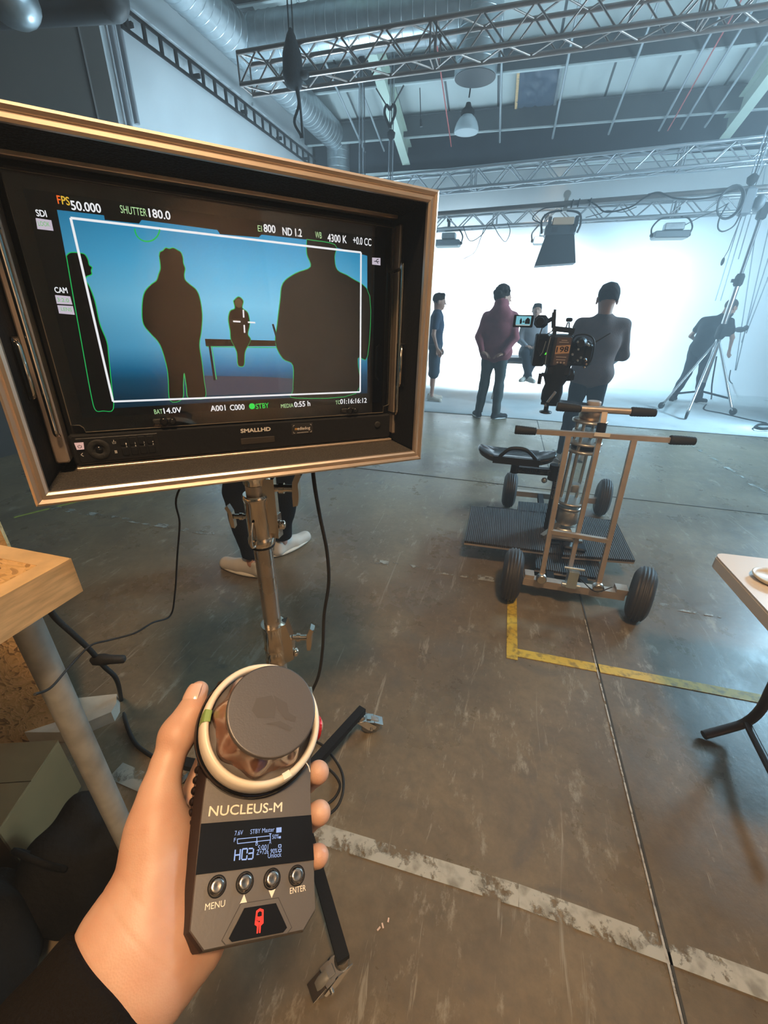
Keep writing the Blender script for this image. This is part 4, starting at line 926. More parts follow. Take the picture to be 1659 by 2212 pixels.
M_tubes = mat('worn_steel_tube', (.50, .42, .35), .42, metal=.6, var=.08, vscale=20)
def slab(name, corners_px, z, th=.028, mats=(M_carpet, M_tubes)):
    c = [at(*p, z=z) for p in corners_px]; cc_ = [x_ - D0 for x_ in c]
    mb = MB(); v = [q for q in cc_] + [q - v3(0, 0, th * .55) for q in cc_]; n = len(c)
    mb.add(v, [tuple(range(n - 1, -1, -1)), tuple(range(n, 2 * n))] + [(i, (i + 1) % n, n + (i + 1) % n, n + i) for i in range(n)])
    o = mb.build(name, mats[0], dl); mb = MB(); v = [q - v3(0, 0, th * .55) for q in cc_] + [q - v3(0, 0, th) for q in cc_]
    mb.add(v, [tuple(range(n - 1, -1, -1)), tuple(range(n, 2 * n))] + [(i, (i + 1) % n, n + (i + 1) % n, n + i) for i in range(n)]); mb.build('metal_edge', mats[1], o); return o
slab('side_platform', [(1018, 1093), (1192, 1108), (1176, 1190), (1003, 1168)], .19)
slab('side_platform', [(1246, 1112), (1332, 1128), (1372, 1210), (1215, 1198)], .19)
slab('rear_platform', [(1120, 1083), (1216, 1090), (1212, 1112), (1118, 1103)], .19)
slab('step_platform', [(1162, 1176), (1290, 1196), (1302, 1250), (1156, 1226)], .15)
slab('centre_deck', [(1186, 1100), (1262, 1110), (1258, 1200), (1172, 1192)], .165)
wh = [(.205, 2.10), (.875, 2.11), (.19, 3.40), (.93, 3.47)]; WR = .153
M_tyre = mat('grey_rubber_tyre', (.035, .032, .030), .55, bump=.08, bscale=150); M_rim = mat('dark_rim', (.03, .028, .027), .4)
for i, (x, y) in enumerate(wh):
    ang = (-.05, -.30, .0, -.12)[i]; ax = v3(cos(ang), sin(ang), 0); W_ = .105
    pf = []
    for k in range(25):
        s = -1 + 2 * k / 24; rr = WR * (1 - .30 * abs(s) ** 3.2); g = .010 if (k % 4 == 2 and 4 < k < 20) else 0
        pf.append((rr - g, (s + 1) / 2 * W_))
    pf = [(.045, .012)] + pf + [(.045, W_ - .012)]
    c = v3(x, y, WR)
    t = MB().lathe(c - ax * W_ / 2, ax, pf, 40).build('wheel', M_tyre, dl, True)
    MB().lathe(c - ax * W_ * .36, ax, [(.012, 0), (.05, .004), (.052, .008), (.030, .02), (.030, W_ * .72 - .02), (.052, W_ * .72 - .008), (.05, W_ * .72 - .004), (.012, W_ * .72)], 24).build('rim', M_rim, t, True)
# axles and frame
AZ = .125
MB().beam((.27, 2.11, AZ), (.80, 2.115, AZ), .045, .045).box((.30, 2.12, AZ + .03), (.05, .06, .03)).box((.78, 2.12, AZ + .03), (.06, .06, .03)).build('axle', M_tubes, dl, True)
MB().beam((.22, 3.42, AZ), (.90, 3.45, AZ), .045, .045).build('axle', M_tubes, dl, True)
mb = MB()
for x in (.42, .60): mb.beam((x, 2.11, AZ), (x + .02, 3.42, AZ), .04, .04)
mb.beam((.0, 2.60, .16), (.90, 2.64, .16), .03, .02); mb.beam((.02, 2.95, .16), (.90, 2.98, .16), .03, .02); mb.build('chassis', M_blackm, dl, True)
# push handle: three uprights, a cross tube and two grip bars
YB1, YB2 = 2.17, 2.24
p_ = lambda x, y, Y: at(x, y, Y=Y)
def grip(a, b, nm='grip'):
    mb = MB(); a = np.asarray(a); b = np.asarray(b); L_ = np.linalg.norm(b - a); n = 18
    mb.lathe(a, b - a, [(.0001, 0), (.020, .001)] + [(.0215 + (.0014 if k % 2 else 0) - .004 * (k / n) ** 2, .004 + (L_ - .006) * k / n) for k in range(n + 1)] + [(.0001, L_)], 20); return mb.build(nm, M_rubber, dl, True)
L1, L2, L3, L4 = p_(1112, 928, YB1), p_(1159, 932, YB1), p_(1446, 950, YB1), p_(1503, 953, YB1)
MB().beam(L2, L3, .024, .024).build('push_bar', M_tubes, dl, True); grip(L1, L2); grip(L3, L4)
U1, U2, U3, U4 = p_(1202, 878, YB2), p_(1256, 883, YB2), p_(1362, 889, YB2), p_(1418, 892, YB2)
MB().cone(U2, U3, .016, n=14).build('push_bar', M_tubes, dl, True); grip(U1, U2); grip(U3, U4)
fl, fm_, fr_ = at(1169, 1247, Y=2.07), at(1232, 1222, Y=2.12), at(1291, 1266, Y=2.07)
MB().beam(fl, p_(1228, 940, YB1), .024, .024).build('upright', M_tubes, dl, True)
MB().beam(fr_, p_(1370, 948, YB1), .024, .024).build('upright', M_tubes, dl, True)
MB().beam(fm_, p_(1297, 938, YB1 + .03), .022, .022).build('upright', M_tubes, dl, True)
MB().beam(p_(1297, 940, YB1 + .03), p_(1306, 888, YB2), .026, .026).build('upright', M_tubes, dl, True)
MB().cone(p_(1296, 940, YB1 + .02), p_(1301, 915, YB1 + .04), .022, n=14).build('clamp', M_blackm, dl, True)
q1, q2 = at(1190, 1148, Y=2.10), at(1312, 1168, Y=2.10)
MB().beam(q1, q2, .022, .022).build('cross_tube', M_tubes, dl, True)
for q in (fl, fr_): MB().lathe(q - v3(0, .03, 0), (0, 1, 0), [(.022, 0), (.028, .004), (.028, .03)], 20).build('pivot', M_steel, dl, True)
MB().box(p_(1299, 937, YB1) - v3(0, .02, 0), (.07, .004, .018)).build('maker_sticker', M_white, dl, True)
mb = MB(); lk = at(1232, 1262, Y=2.05)
mb.box(lk + v3(0, 0, .04), (.05, .05, .10)); mb.cone(lk + v3(-.045, -.01, .0), lk + v3(.045, -.01, 0), .014, n=14); mb.cone(lk + v3(-.05, 0, .10), lk + v3(.05, 0, .10), .008, n=10); mb.build('tow_lock', M_galv, dl, True)
MB().tube(cat_rom([lk + v3(.03, -.02, .06), lk + v3(.12, -.03, -.0), lk + v3(.20, -.01, .03)], 8), .003, 6).build('brake_cable', M_black, dl, True)
mb = MB(); pd = at(1240, 1182, z=.20); mb.bbox(pd, (.13, .08, .03), .008, rz=-.1); mb.cone(pd + v3(-.09, .0, .01), pd + v3(-.14, -.01, .01), .010, n=10); mb.build('lock_pedal', M_blackg, dl, True)
MB().box(at(1222, 1207, z=.125), (.15, .045, .004), rz=-.12).build('label_plate', M_galv, dl, True)
# column
cb = at(1217, 1150, z=.19); ct = at(1268, 878, Y=cb[1] + .0)
M_cast = mat('cast_aluminium', (.50, .47, .42), .34, metal=.85, var=.1, vscale=12)
def zc_(py):
    lo, hi = 0.0, 2.2
    for _ in range(40):
        m = (lo + hi) / 2; p = v3(cb[0], cb[1], m) - CP; y = PH / 2 - F * (p @ up) / (p @ fw)
        if y > py: lo = m
        else: hi = m
    return (lo + hi) / 2
CX = v3(cb[0], cb[1], 0)
def disc(py, r, h, n='disc', m=M_cast, r2=None):
    r *= 1.18
    return MB().lathe(CX + v3(0, 0, zc_(py)), (0, 0, 1), [(r * .9, 0), (r, h * .15), (r2 or r, h * .85), ((r2 or r) * .9, h)], 28).build(n, m, dl, True)
disc(1150, .075, .06, 'column_foot'); disc(1128, .058, .10, 'column_sleeve'); disc(1098, .060, .02, 'column_collar'); disc(1085, .075, .018, 'column_plate')
disc(1060, .030, .05, 'column_nut')
for k in range(4):
    t = pi / 4 + k * pi / 2 + .2; o = v3(.068 * cos(t), .068 * sin(t), 0)
    MB().cone(CX + o + v3(0, 0, zc_(1086)), CX + o + v3(0, 0, zc_(905)), .0105, n=12).build('guide_rod', M_cast, dl, True)
disc(975, .080, .02, 'column_plate'); disc(968, .055, .045, 'column_sleeve', M_blackm); disc(958, .082, .018, 'column_plate'); disc(936, .070, .02, 'column_plate')
disc(912, .082, .018, 'column_plate'); disc(905, .056, .075, 'mount_sleeve', mat('bronze_ring', (.50, .36, .24), .25, metal=1.0)); disc(882, .062, .012, 'mount_plate', M_galv); disc(876, .032, .026, 'mount_cap', mat('beige_cap', (.46, .40, .36), .5))
mb = MB(); t0 = CX + v3(0, 0, zc_(1150)); mb.beam(t0 + v3(-.04, -.03, .06), t0 + v3(-.14, -.12, 0), .03, .05); mb.beam(t0 + v3(.03, -.05, .05), t0 + v3(.06, -.12, 0), .03, .05); mb.box(t0 + v3(0, -.10, .01), (.2, .05, .012)); mb.build('column_bracket', M_cast, dl, True)
# seat on its arm
sp_ = at(1114, 985, Y=cb[1] + .05); Zs = sp_[2]
mb = MB(); W_ = .245; n = 24; v = []
for j, (sc_, zz) in enumerate(((.72, -.030), (.95, -.018), (1.0, .012), (.96, .018), (.55, .004), (.0, .002))):
    for i in range(n): t = 2 * pi * i / n; v.append(sp_ + v3(W_ * sc_ * abs(cos(t)) ** .65 * np.sign(cos(t)), .11 * sc_ * abs(sin(t)) ** .65 * np.sign(sin(t)), zz + (.030 * abs(cos(t)) ** 3 if sc_ > .8 else 0)))
f = [(j * n + i, j * n + (i + 1) % n, (j + 1) * n + (i + 1) % n, (j + 1) * n + i) for j in range(5) for i in range(n)] + [tuple(range(n - 1, -1, -1))]
seat = mb.add(v, f, True).build('seat', mat('moulded_seat', (.018, .018, .020), .22, coat=.4), dl, True)
pth = cat_rom([sp_ + v3(-.12, -.105, -.01), sp_ + v3(-.085, -.11, .040), sp_ + v3(-.04, -.11, .078), sp_ + v3(.04, -.11, .080), sp_ + v3(.095, -.11, .045), sp_ + v3(.13, -.105, -.005)], 5)
MB().beam(sp_ + v3(-.14, -.105, .0), sp_ + v3(.14, -.105, .0), .03, .045).build('seat_lip', M_black, seat, True)
MB().tube(pth, .012, 8).build('seat_handle', M_black, seat, True)
pb = at(1197, 1020, Y=cb[1] + .03); pa_ = at(1111, 1018, Y=cb[1] + .03); pa_[2] = pb[2]
mb = MB(); mb.cone(v3(pa_[0], pa_[1], pa_[2] - .03), v3(pa_[0], pa_[1], Zs - .02), .026, n=16); mb.build('seat_post', M_black, dl, True)
arm = MB().beam(pa_ + v3(0, 0, -.005), pb, .042, .042).build('seat_arm', M_black, dl, True)
mb = MB(); mm = MB(); text(mm, 'EQUIPMENT', (0, 0), (1, 0), .10, 0, .01); tv = np.concatenate(mm.v); x0_ = pa_ + v3(.02, -.0225, -.012); Lq = pb[0] - pa_[0] - .03
mb.add([x0_ + v3(q[0] * Lq, 0, q[1] * .24) for q in tv], mm.f); mb.build('arm_lettering', M_white, arm, True)
MB().cone(v3(pb[0], pb[1], pb[2] - .05), v3(pb[0], pb[1], pb[2] + .05), .034, n=16).build('arm_clamp', M_blackm, dl, True)
ps = v3(pb[0] + .03, pb[1], 0); post = MB().cone(ps + v3(0, 0, .19), ps + v3(0, 0, pb[2]), .026, n=16).build('seat_column', M_black, dl, True)
mb = MB(); mb.add([ps + v3(.004 - q[1] * .24, -.0275, .42 + q[0] * .26) for q in tv], mm.f); mb.build('post_lettering', M_white, post, True)
MB().lathe(v3(pa_[0] + .035, pa_[1] - .01, pa_[2] + .06), (1, 0, 0), [(.012, 0), (.020, .01), (.020, .02), (.008, .028)], 12).build('seat_knob', M_steel, dl, True)
MB().lathe(v3(pb[0] - .055, pb[1] - .03, pb[2] - .045), (0, -1, 0), [(.012, 0), (.018, .01), (.018, .02), (.008, .028)], 12).build('seat_knob', M_steel, dl, True)

# ------------------------------------------------------------------ fluid head and cinema camera on an offset plate
Yc = cb[1] + .10
def cp(x, y, dy=0): return at(x, y, Y=Yc + dy)
fh = thing('fluid_head', 'black fluid head with a T-shaped tie-down, carrying the film camera', 'tripod head', cp(1185, 870))
mb = MB(); a = cp(1192, 868); b_ = cp(1270, 878, -.1); mb.beam(a + v3(-.04, 0, 0), b_, .14, .016); mb.build('offset_plate', M_blackg, fh, True)
ce = lambda x, y: cp(x, y)
mb = MB(); mb.lathe(ce(1186, 874), (0.05, 0, 1), [(.040, 0), (.056, .03), (.060, .08), (.052, .12), (.070, .16), (.068, .24), (.052, .29), (.05, .31)], 24); mb.build('head_body', M_blackm, fh, True)
mb = MB(); mb.bbox(ce(1205, 800), (.13, .12, .055), .01); mb.bbox(ce(1212, 788), (.09, .10, .05), .006); mb.build('tilt_block', M_black, fh, True)
mb = MB(); c = ce(1228, 810); mb.lathe(c, (1, 0, .1), [(.02, -.03), (.035, -.02), (.035, .015), (.022, .03)], 20); mb.box(c + v3(.01, 0, -.01), (.04, .05, .03)); mb.build('tilt_brake', M_black, fh, True)
mb = MB(); c = ce(1166, 818); mb.box(c, (.02, .03, .06)); mb.box(c + v3(.02, 0, .025), (.03, .03, .02)); mb.build('side_lever', M_black, fh, True)
mb = MB(); c1 = ce(1198, 842); c2 = ce(1175, 872); mb.cone(c1 - v3(0, .07, 0), c2 - v3(0, .07, 0), .008, n=10); mb.build('pan_bar', M_steel, fh, True)
mb = MB(); c = ce(1179, 886); mb.cone(c + v3(0, 0, -.005), c + v3(0, 0, .05), .014, n=12); mb.lathe(c + v3(0, 0, -.02), (0, 0, 1), [(.02, 0), (.042, .006), (.042, .012), (.015, .02)], 20, wav=lambda t, j: .12 * cos(2 * t)); mb.build('tie_down', M_black, fh, True)
ca_ = cp(1208, 757)
cmr = thing('film_camera', 'black cinema camera with small side monitor and orange-lettered battery', 'film camera', ca_)
mb = MB(); mb.bbox(ca_ + v3(0, .10, 0), (.135, .22, .165), .008); mb.build('camera_body', M_black, cmr, True)
bt = MB().bbox(ca_ + v3(0.005, -.035, -.003), (.098, .055, .160), .006).build('battery', mat('battery_shell', (.035, .030, .028), .35), cmr, True)
MB().box(ca_ + v3(.010, -.0635, .0), (.074, .003, .145)).build('battery_label', mat('label_brown', (.10, .065, .050), .5), bt, True)
MB().box(ca_ + v3(.010, -.0655, .010), (.074, .002, .044), M=np.array([[1, 0, 0], [0, 1, 0], [.10, 0, 1]])).build('label_band', mat('label_orange', (.62, .36, .17), .5), bt, True)
mb = MB(); mm2 = MB(); text(mm2, '198', (0, 0), (1, 0), .46, 0, .02); tq = np.concatenate(mm2.v); mb.add([ca_ + v3(-.022 + q[0] * .062, -.0675, -.006 + q[0] * .006 + q[1] * .062) for q in tq], mm2.f); mb.build('label_number', mat('label_dark', (.06, .04, .03), .5), bt, True)
mb = MB()
for zz, ww in ((.058, .03), (.048, .05), (-.030, .055), (-.045, .05)): mb.box(ca_ + v3(.010, -.0662, zz), (ww, .002, .004))
for k in range(3): mb.sphere(ca_ + v3(-.005 + k * .018, -.066, -.060), (.005, .001, .005), 10, 6)
mb.build('label_print', mat('label_cream', (.50, .40, .32), .5), bt, True)
mb = MB(); mb.bbox(ca_ + v3(-.105, .06, -.005), (.065, .14, .175), .006); mb.bbox(ca_ + v3(-.068, .0, 0), (.03, .12, .15), .004); mb.build('side_module', M_blackm, cmr, True)
mb = MB(); mb.tube([ca_ + v3(-.066, -.066, .075), ca_ + v3(-.072, -.07, .0), ca_ + v3(-.070, -.068, -.075)], .003, 6); mb.tube([ca_ + v3(-.085, -.05, .05), ca_ + v3(-.094, -.055, -.01), ca_ + v3(-.105, -.05, -.03)], .003, 6); mb.build('module_cable', M_galv, cmr, True)
MB().prism([(0, 0), (.012, .004), (.006, .014)], ca_ + v3(-.082, -.066, -.022), (1, 0, 0), (0, 0, 1), (0, .002, 0)).build('tally_light', emat('tally_green', lin((90, 255, 60)), 1.5), cmr, True)
mb = MB(); mb.bbox(ca_ + v3(.115, .02, -.01), (.10, .09, .135), .01); mb.bbox(ca_ + v3(.155, .0, -.02), (.05, .07, .12), .01); mb.lathe(ca_ + v3(.10, -.03, .045), (0, -1, 0), [(.03, 0), (.035, .01), (.02, .03)], 16); mb.build('accessory_stack', M_black, cmr, True)
rng = random.Random(4)
for k in range(12):
    q = ca_ + v3(.062 + rng.random() * .10, -.052, -.065 + rng.random() * .125); MB().lathe(q, (0, -1, 0), [(.007, 0), (.008, .006), (.004, .010)], 10).build('connector', M_galv if k % 3 else M_blackg, cmr, True)
for k in range(3): MB().lathe(ca_ + v3(.145 + .006 * (k % 2), -.055, -.045 - k * .018), (0, -1, 0), [(.005, 0), (.006, .004), (.003, .008)], 10).build('connector', mat('brass_plug', (.75, .45, .25), .3, metal=.8), cmr, True)
MB().tube(cat_rom([ca_ + v3(.055, -.03, .06), ca_ + v3(.07, -.05, .085), ca_ + v3(.12, -.06, .090), ca_ + v3(.165, -.06, .060), ca_ + v3(.175, -.05, -.03), ca_ + v3(.16, -.05, -.07)], 6), .004, 6).build('loop_cable', M_black, cmr, True)
MB().cone(ca_ + v3(.165, -.04, .045), ca_ + v3(.245, -.02, .10), .0045, .003, n=8).build('aerial', M_black, cmr, True)
mb = MB(); mb.beam(ca_ + v3(-.055, .05, .115), ca_ + v3(.065, .05, .105), .05, .028); mb.beam(ca_ + v3(-.05, .05, .118), ca_ + v3(-.062, .05, .20), .03, .022); mb.box(ca_ + v3(.05, .05, .09), (.02, .04, .03)); mb.box(ca_ + v3(-.04, .05, .09), (.02, .04, .04)); mb.cone(ca_ + v3(-.06, .05, .18), ca_ + v3(-.058, .05, .215), .008, n=8); mb.build('top_handle', M_black, cmr, True)
mb = MB(); mb.cone(ca_ + v3(.018, .05, .12), ca_ + v3(.024, .05, .15), .004, n=8); mb.cone(ca_ + v3(.036, .05, .12), ca_ + v3(.030, .05, .15), .004, n=8); mb.bbox(ca_ + v3(.028, .05, .162), (.036, .03, .022), .006); mb.build('transmitter', M_black, cmr, True)
mb = MB(); mb.bbox(ca_ + v3(-.125, .02, .150), (.075, .06, .068), .018); mb.cone(ca_ + v3(-.135, -.01, .150), ca_ + v3(-.135, -.05, .150), .026, .022, n=18); mb.beam(ca_ + v3(-.09, .04, .15), ca_ + v3(-.06, .05, .17), .02, .02); mb.build('viewfinder', M_blackm, cmr, True)
sm = MB().bbox(ca_ + v3(-.225, .0, .150), (.110, .022, .066), .004).build('side_monitor', M_black, cmr, True)
so = ca_ + v3(-.225, -.0118, .150)
MB().box(so + v3(0, 0, .004), (.082, .0006, .044)).build('screen', emat('small_screen_blue', lin((120, 190, 205))), sm, True)
mb = MB()
mb.prism([(-.018, -.018), (-.020, .0), (-.014, .014), (-.008, .0), (-.008, -.018)], so + v3(0, -.0006, .004), (1, 0, 0), (0, 0, 1), (0, -.0002, 0))
mb.prism([(.010, -.018), (.010, .002), (.022, .016), (.036, .006), (.038, -.018)], so + v3(0, -.0006, .004), (1, 0, 0), (0, 0, 1), (0, -.0002, 0))
mb.prism([(.0, -.012), (.0, .0), (.005, .0), (.005, -.012)], so + v3(0, -.0006, .004), (1, 0, 0), (0, 0, 1), (0, -.0002, 0)); mb.box(so + v3(0, -.0008, -.004), (.03, .0002, .003))
mb.build('screen_silhouettes', M_blackm, sm, True)
MB().box(so + v3(0, -.0008, -.021), (.078, .0004, .003)).build('screen_readout', emat('small_readout', lin((210, 225, 225))), sm, True)
MB().tube(cat_rom([ca_ + v3(-.115, .0, .12), ca_ + v3(-.125, -.02, .06), ca_ + v3(-.12, -.02, .0), ca_ + v3(-.09, -.03, -.04)], 6), .0035, 6).build('finder_cable', M_black, cmr, True)
MB().tube(cat_rom([ca_ + v3(-.12, -.02, .06), ca_ + v3(-.08, -.04, .09), ca_ + v3(-.05, -.03, .11)], 6), .003, 6).build('finder_cable', M_black, cmr, True)
MB().lathe(ca_ + v3(0, .21, 0), (0, 1, 0), [(.045, 0), (.05, .02), (.05, .09), (.06, .11), (.06, .14)], 28).build('lens', M_blackg, cmr, True)
MB().bbox(ca_ + v3(0, .40, 0), (.16, .08, .13), .01).build('matte_box', M_blackm, cmr, True)
MB().bbox(ca_ + v3(0, .06, -.095), (.10, .20, .022), .004).build('base_plate', M_black, cmr, True)

# ------------------------------------------------------------------ people
M_flesh = mat('face_skin', (.42, .22, .15), .5, var=.06, vscale=20)
def cloth(name, c, v=.12): return mat(name, c, .85, spec=.15, var=v, vscale=9, bump=.25, bscale=120)
def rotm(yaw=0, pitch=0, roll=0):
    return np.array(Matrix.Rotation(yaw, 3, 'Z') @ Matrix.Rotation(pitch, 3, 'X') @ Matrix.Rotation(roll, 3, 'Y'))
def human(label, loc, rz, J=None, s=1.0, top=None, sleeves='long', hood=False, bottom=None, legs='long', shoe=None, hair=None, hairk='short', head=(0, 0, 0), beard=None, build=1.0, hands=(None, None), sole=None, socks=None, hscale=1.1, laces=False, hem=.0):
    """standing figure facing +y; J overrides joints (metres, before scaling)"""
    P_ = dict(pelvis=(0, 0, .97), waist=(0, .0, 1.10), chest=(0, .0, 1.30), neck=(0, .0, 1.50), headc=(0, .02, 1.665),
              shL=(-.185, 0, 1.44), shR=(.185, 0, 1.44), elL=(-.25, -.02, 1.15), elR=(.25, -.02, 1.15), wrL=(-.26, .05, .90), wrR=(.26, .05, .90), haL=(-.26, .08, .81), haR=(.26, .08, .81),
              hiL=(-.095, 0, .93), hiR=(.095, 0, .93), knL=(-.11, .01, .50), knR=(.11, .01, .50), anL=(-.12, -.02, .085), anR=(.12, -.02, .085), toL=(-.15, .15, .03), toR=(.15, .15, .03))
    HSC = hscale
    P_.update(J or {}); P_ = {k: np.array(v, float) for k, v in P_.items()}
    o = thing('person', label, 'person', mtx=Matrix.Translation(Vector([float(q) for q in loc])) @ Matrix.Rotation(rz, 4, 'Z') @ Matrix.Scale(s, 4))
    g = P_; B = build
    def ax(a, b): return nrm(g[b] - g[a])
    upv = ax('pelvis', 'neck'); side = nrm(g['shR'] - g['shL']); side = nrm(side - upv * (side @ upv)); fr_ = np.cross(upv, side)
    TM = np.array([side, fr_, upv]).T; hs_ = nrm(g['hiR'] - g['hiL'])
    lp = nrm(g['waist'] - g['pelvis']); f2 = np.cross(lp, hs_); PM = np.array([hs_, nrm(f2), lp]).T
    def torso(e, lo=0.0):
        return [EL(g['pelvis'], ((.155 + e) * B, .105 + e, .12 + e), PM, .05), EL((g['waist'] * .5 + g['pelvis'] * .5), ((.145 + e) * B, .10 + e, .15 + e), TM, .06), EL((g['waist'] + g['chest']) / 2, ((.145 + e) * B, .10 + e, .17 + e), TM, .06),
                EL(g['chest'] + upv * .02, ((.160 + e) * B, .112 + e, .17 + e), TM, .06), RC(g['shL'] * .86 + g['shR'] * .14 - upv * .01, g['shR'] * .86 + g['shL'] * .14 - upv * .01, .060 + e, .060 + e, .06), RC(g['neck'] - upv * .05, g['neck'] + upv * .0, .075 + e, .055 + e, .05)]
    def arm(s_, e, fore=True, cufft=1.0):
        sh, el, wr = g['sh' + s_], g['el' + s_], g['wr' + s_]; p = [RC(sh, el, .056 + e, .044 + e, .035)]
        if fore: p.append(RC(el, el + (wr - el) * cufft, .043 + e, .030 + e, .02))
        return p
    def leg(s_, e, to=1.0, e2=None):
        hi, kn, an = g['hi' + s_], g['kn' + s_], g['an' + s_]; e2 = e if e2 is None else e2
        p = [RC(hi, kn, .088 + e, .056 + e, .045)]
        if to > .5: q = kn + (an - kn) * min(1, (to - .5) * 2); p.append(RC(kn, q, .056 + e, .040 + e2, .03)); p.append(RC(kn + (an - kn) * .15 - fr_ * .012, kn + (an - kn) * .45 - fr_ * .012, .050 + e, .046 + e, .04) if to >= .9 else RC(kn, q, .05 + e, .05 + e2, .03))
        else: p = [RC(hi, hi + (kn - hi) * to * 2, .088 + e, .070 + e, .045)]
        return p
    # head
    HMx = TM @ rotm(*head) if head != (0, 0, 0) else TM; hc = g['headc']; hx = lambda x, y, z: hc + HMx @ np.array([x, y, z]) * HSC
    _EL, _RC = EL, RC
    def ELs(c, r, M=None, k=.02, op='add'): return _EL(c, [q * HSC for q in r], M, k, op)
    hd = [ELs(hx(0, -.008, .028), (.074, .092, .088), HMx, .02), ELs(hx(0, .022, -.035), (.056, .068, .078), HMx, .03), RC(hx(0, .055, -.092), hx(0, .070, -.088), .020, .018, .02),
          RC(hx(0, .092, .004), hx(0, .108, -.026), .007, .011, .010), RC(hx(-.028, .078, .022), hx(.028, .078, .022), .013, .013, .014), RC(hx(-.016, .090, -.058), hx(.016, .090, -.058), .0075, .0075, .008),
          RC(g['neck'] - upv * .03, hx(0, -.022, -.06), .056 * HSC, .053 * HSC, .03)]
    for sx_ in (-1, 1):
        hd.append(ELs(hx(sx_ * .030, .094, .006), (.012, .009, .007), HMx, .006, 'sub')); hd.append(ELs(hx(sx_ * .030, .083, .006), (.011, .009, .010), HMx, .002))
        hd.append(ELs(hx(sx_ * .078, -.004, -.008), (.009, .020, .031), HMx, .006)); hd.append(ELs(hx(sx_ * .086, .004, -.008), (.004, .010, .016), HMx, .004, 'sub'))
    bp_ = torso(-.004) + hd
    for i_, s_ in enumerate('LR'):
        bp_ += arm(s_, -.010) + leg(s_, -.012)
        wr, ha = g['wr' + s_], g['ha' + s_]; d = nrm(ha - wr); n_ = nrm(np.cross(d, [0, 0, 1.0]) if abs(d[2]) < .8 else np.array([0, 1.0, 0]) - d * d[1]); t_ = np.cross(d, n_)
        if hands[i_] is not None: n_ = nrm(np.array(hands[i_], float) - d * (np.array(hands[i_], float) @ d)); t_ = np.cross(d, n_)
        for q in (-1, -.33, .33, 1): bp_.append(RC(wr + d * .005 + n_ * q * .012, wr + d * .080 + n_ * q * .030, .017, .0135, .012))
        for q, l in ((-1, .062), (-.33, .075), (.33, .070), (1, .055)):
            a = wr + d * .080 + n_ * q * .031; m = a + d * l * .5 + t_ * .010; bp_ += [RC(a, m, .0100, .0092, .003), RC(m, m + d * l * .42 + t_ * .022, .0092, .0082, .003)]
        bp_ += [RC(wr + d * .02 - n_ * .022, wr + d * .062 - n_ * .052 + t_ * .012, .014, .011, .01), RC(wr + d * .062 - n_ * .052 + t_ * .012, wr + d * .090 - n_ * .052 + t_ * .022, .0105, .009, .003)]
        an, to = g['an' + s_], g['to' + s_]; bp_ += [RC(an, to, .034, .024, .03)]
    skin('body', bp_, .0088, M_flesh, o)
    fold = lambda a: (lambda X, Y, Z: a * (np.sin(23 * Z + 9 * X + 4 * Y) + np.sin(41 * Z - 17 * X + 11 * Y) * .6 + np.sin(35 * X + 20 * Y + 9 * Z) * .5))
    if top is not None:
        tp = torso(.018)
        for s_ in 'LR': tp += arm(s_, .010, sleeves == 'long', .96)
        if sleeves == 'short':
            tp = torso(.018)
            for s_ in 'LR': tp += [RC(g['sh' + s_], g['sh' + s_] * .45 + g['el' + s_] * .55, .066, .062, .035)]
        if sleeves == 'long': tp += [RC(g['pelvis'] - hs_ * .09 - lp * .03, g['pelvis'] + hs_ * .09 - lp * .03, .115, .115, .05)]
        if hood: tp += [RC(g['neck'] + upv * .02 - fr_ * .02, g['neck'] + upv * .09 - fr_ * .025, .130, .098, .05), EL(g['neck'] - upv * .03 - fr_ * .085, (.15, .070, .10), TM, .05)]
        tp.append(EL(g['neck'] + upv * .05, (.054, .058, .035), TM, .01, 'sub') if not hood else EL(g['neck'] + upv * .14 + fr_ * .02, (.07, .08, .05), TM, .01, 'sub'))
        skin('hoodie' if hood else ('sweater' if sleeves == 'long' else 't_shirt'), tp, .0095, top, o, disp=fold(.0022))
    if bottom is not None:
        bt_ = [EL(g['pelvis'], ((.160) * B, .112, .105), PM, .05)]
        for s_ in 'LR': bt_ += leg(s_, .012, .99 if legs == 'long' else .46, .022)
        if legs == 'shorts':
            bt_ = [EL(g['pelvis'], ((.165) * B, .118, .125), PM, .05)]
            for s_ in 'LR': hi, kn = g['hi' + s_], g['kn' + s_]; bt_.append(RC(hi, kn + (hi - kn) * .02, .108, .098, .05))
        if legs == 'long' and g['anL'][2] < .2:
            for s_ in 'LR':
                a = g['an' + s_]; z0 = a[2] + hem
                bt_.append(dict(f=lambda X, Y, Z, z0=z0: (Z - z0) + 0 * X + 0 * Y, lo=np.array([a[0] - .13, a[1] - .13, -.08]), hi=np.array([a[0] + .13, a[1] + .13, z0 + .004]), k=.0, op='sub'))
        skin('trousers' if legs == 'long' else 'shorts', bt_, .0095, bottom, o, disp=fold(.0030))
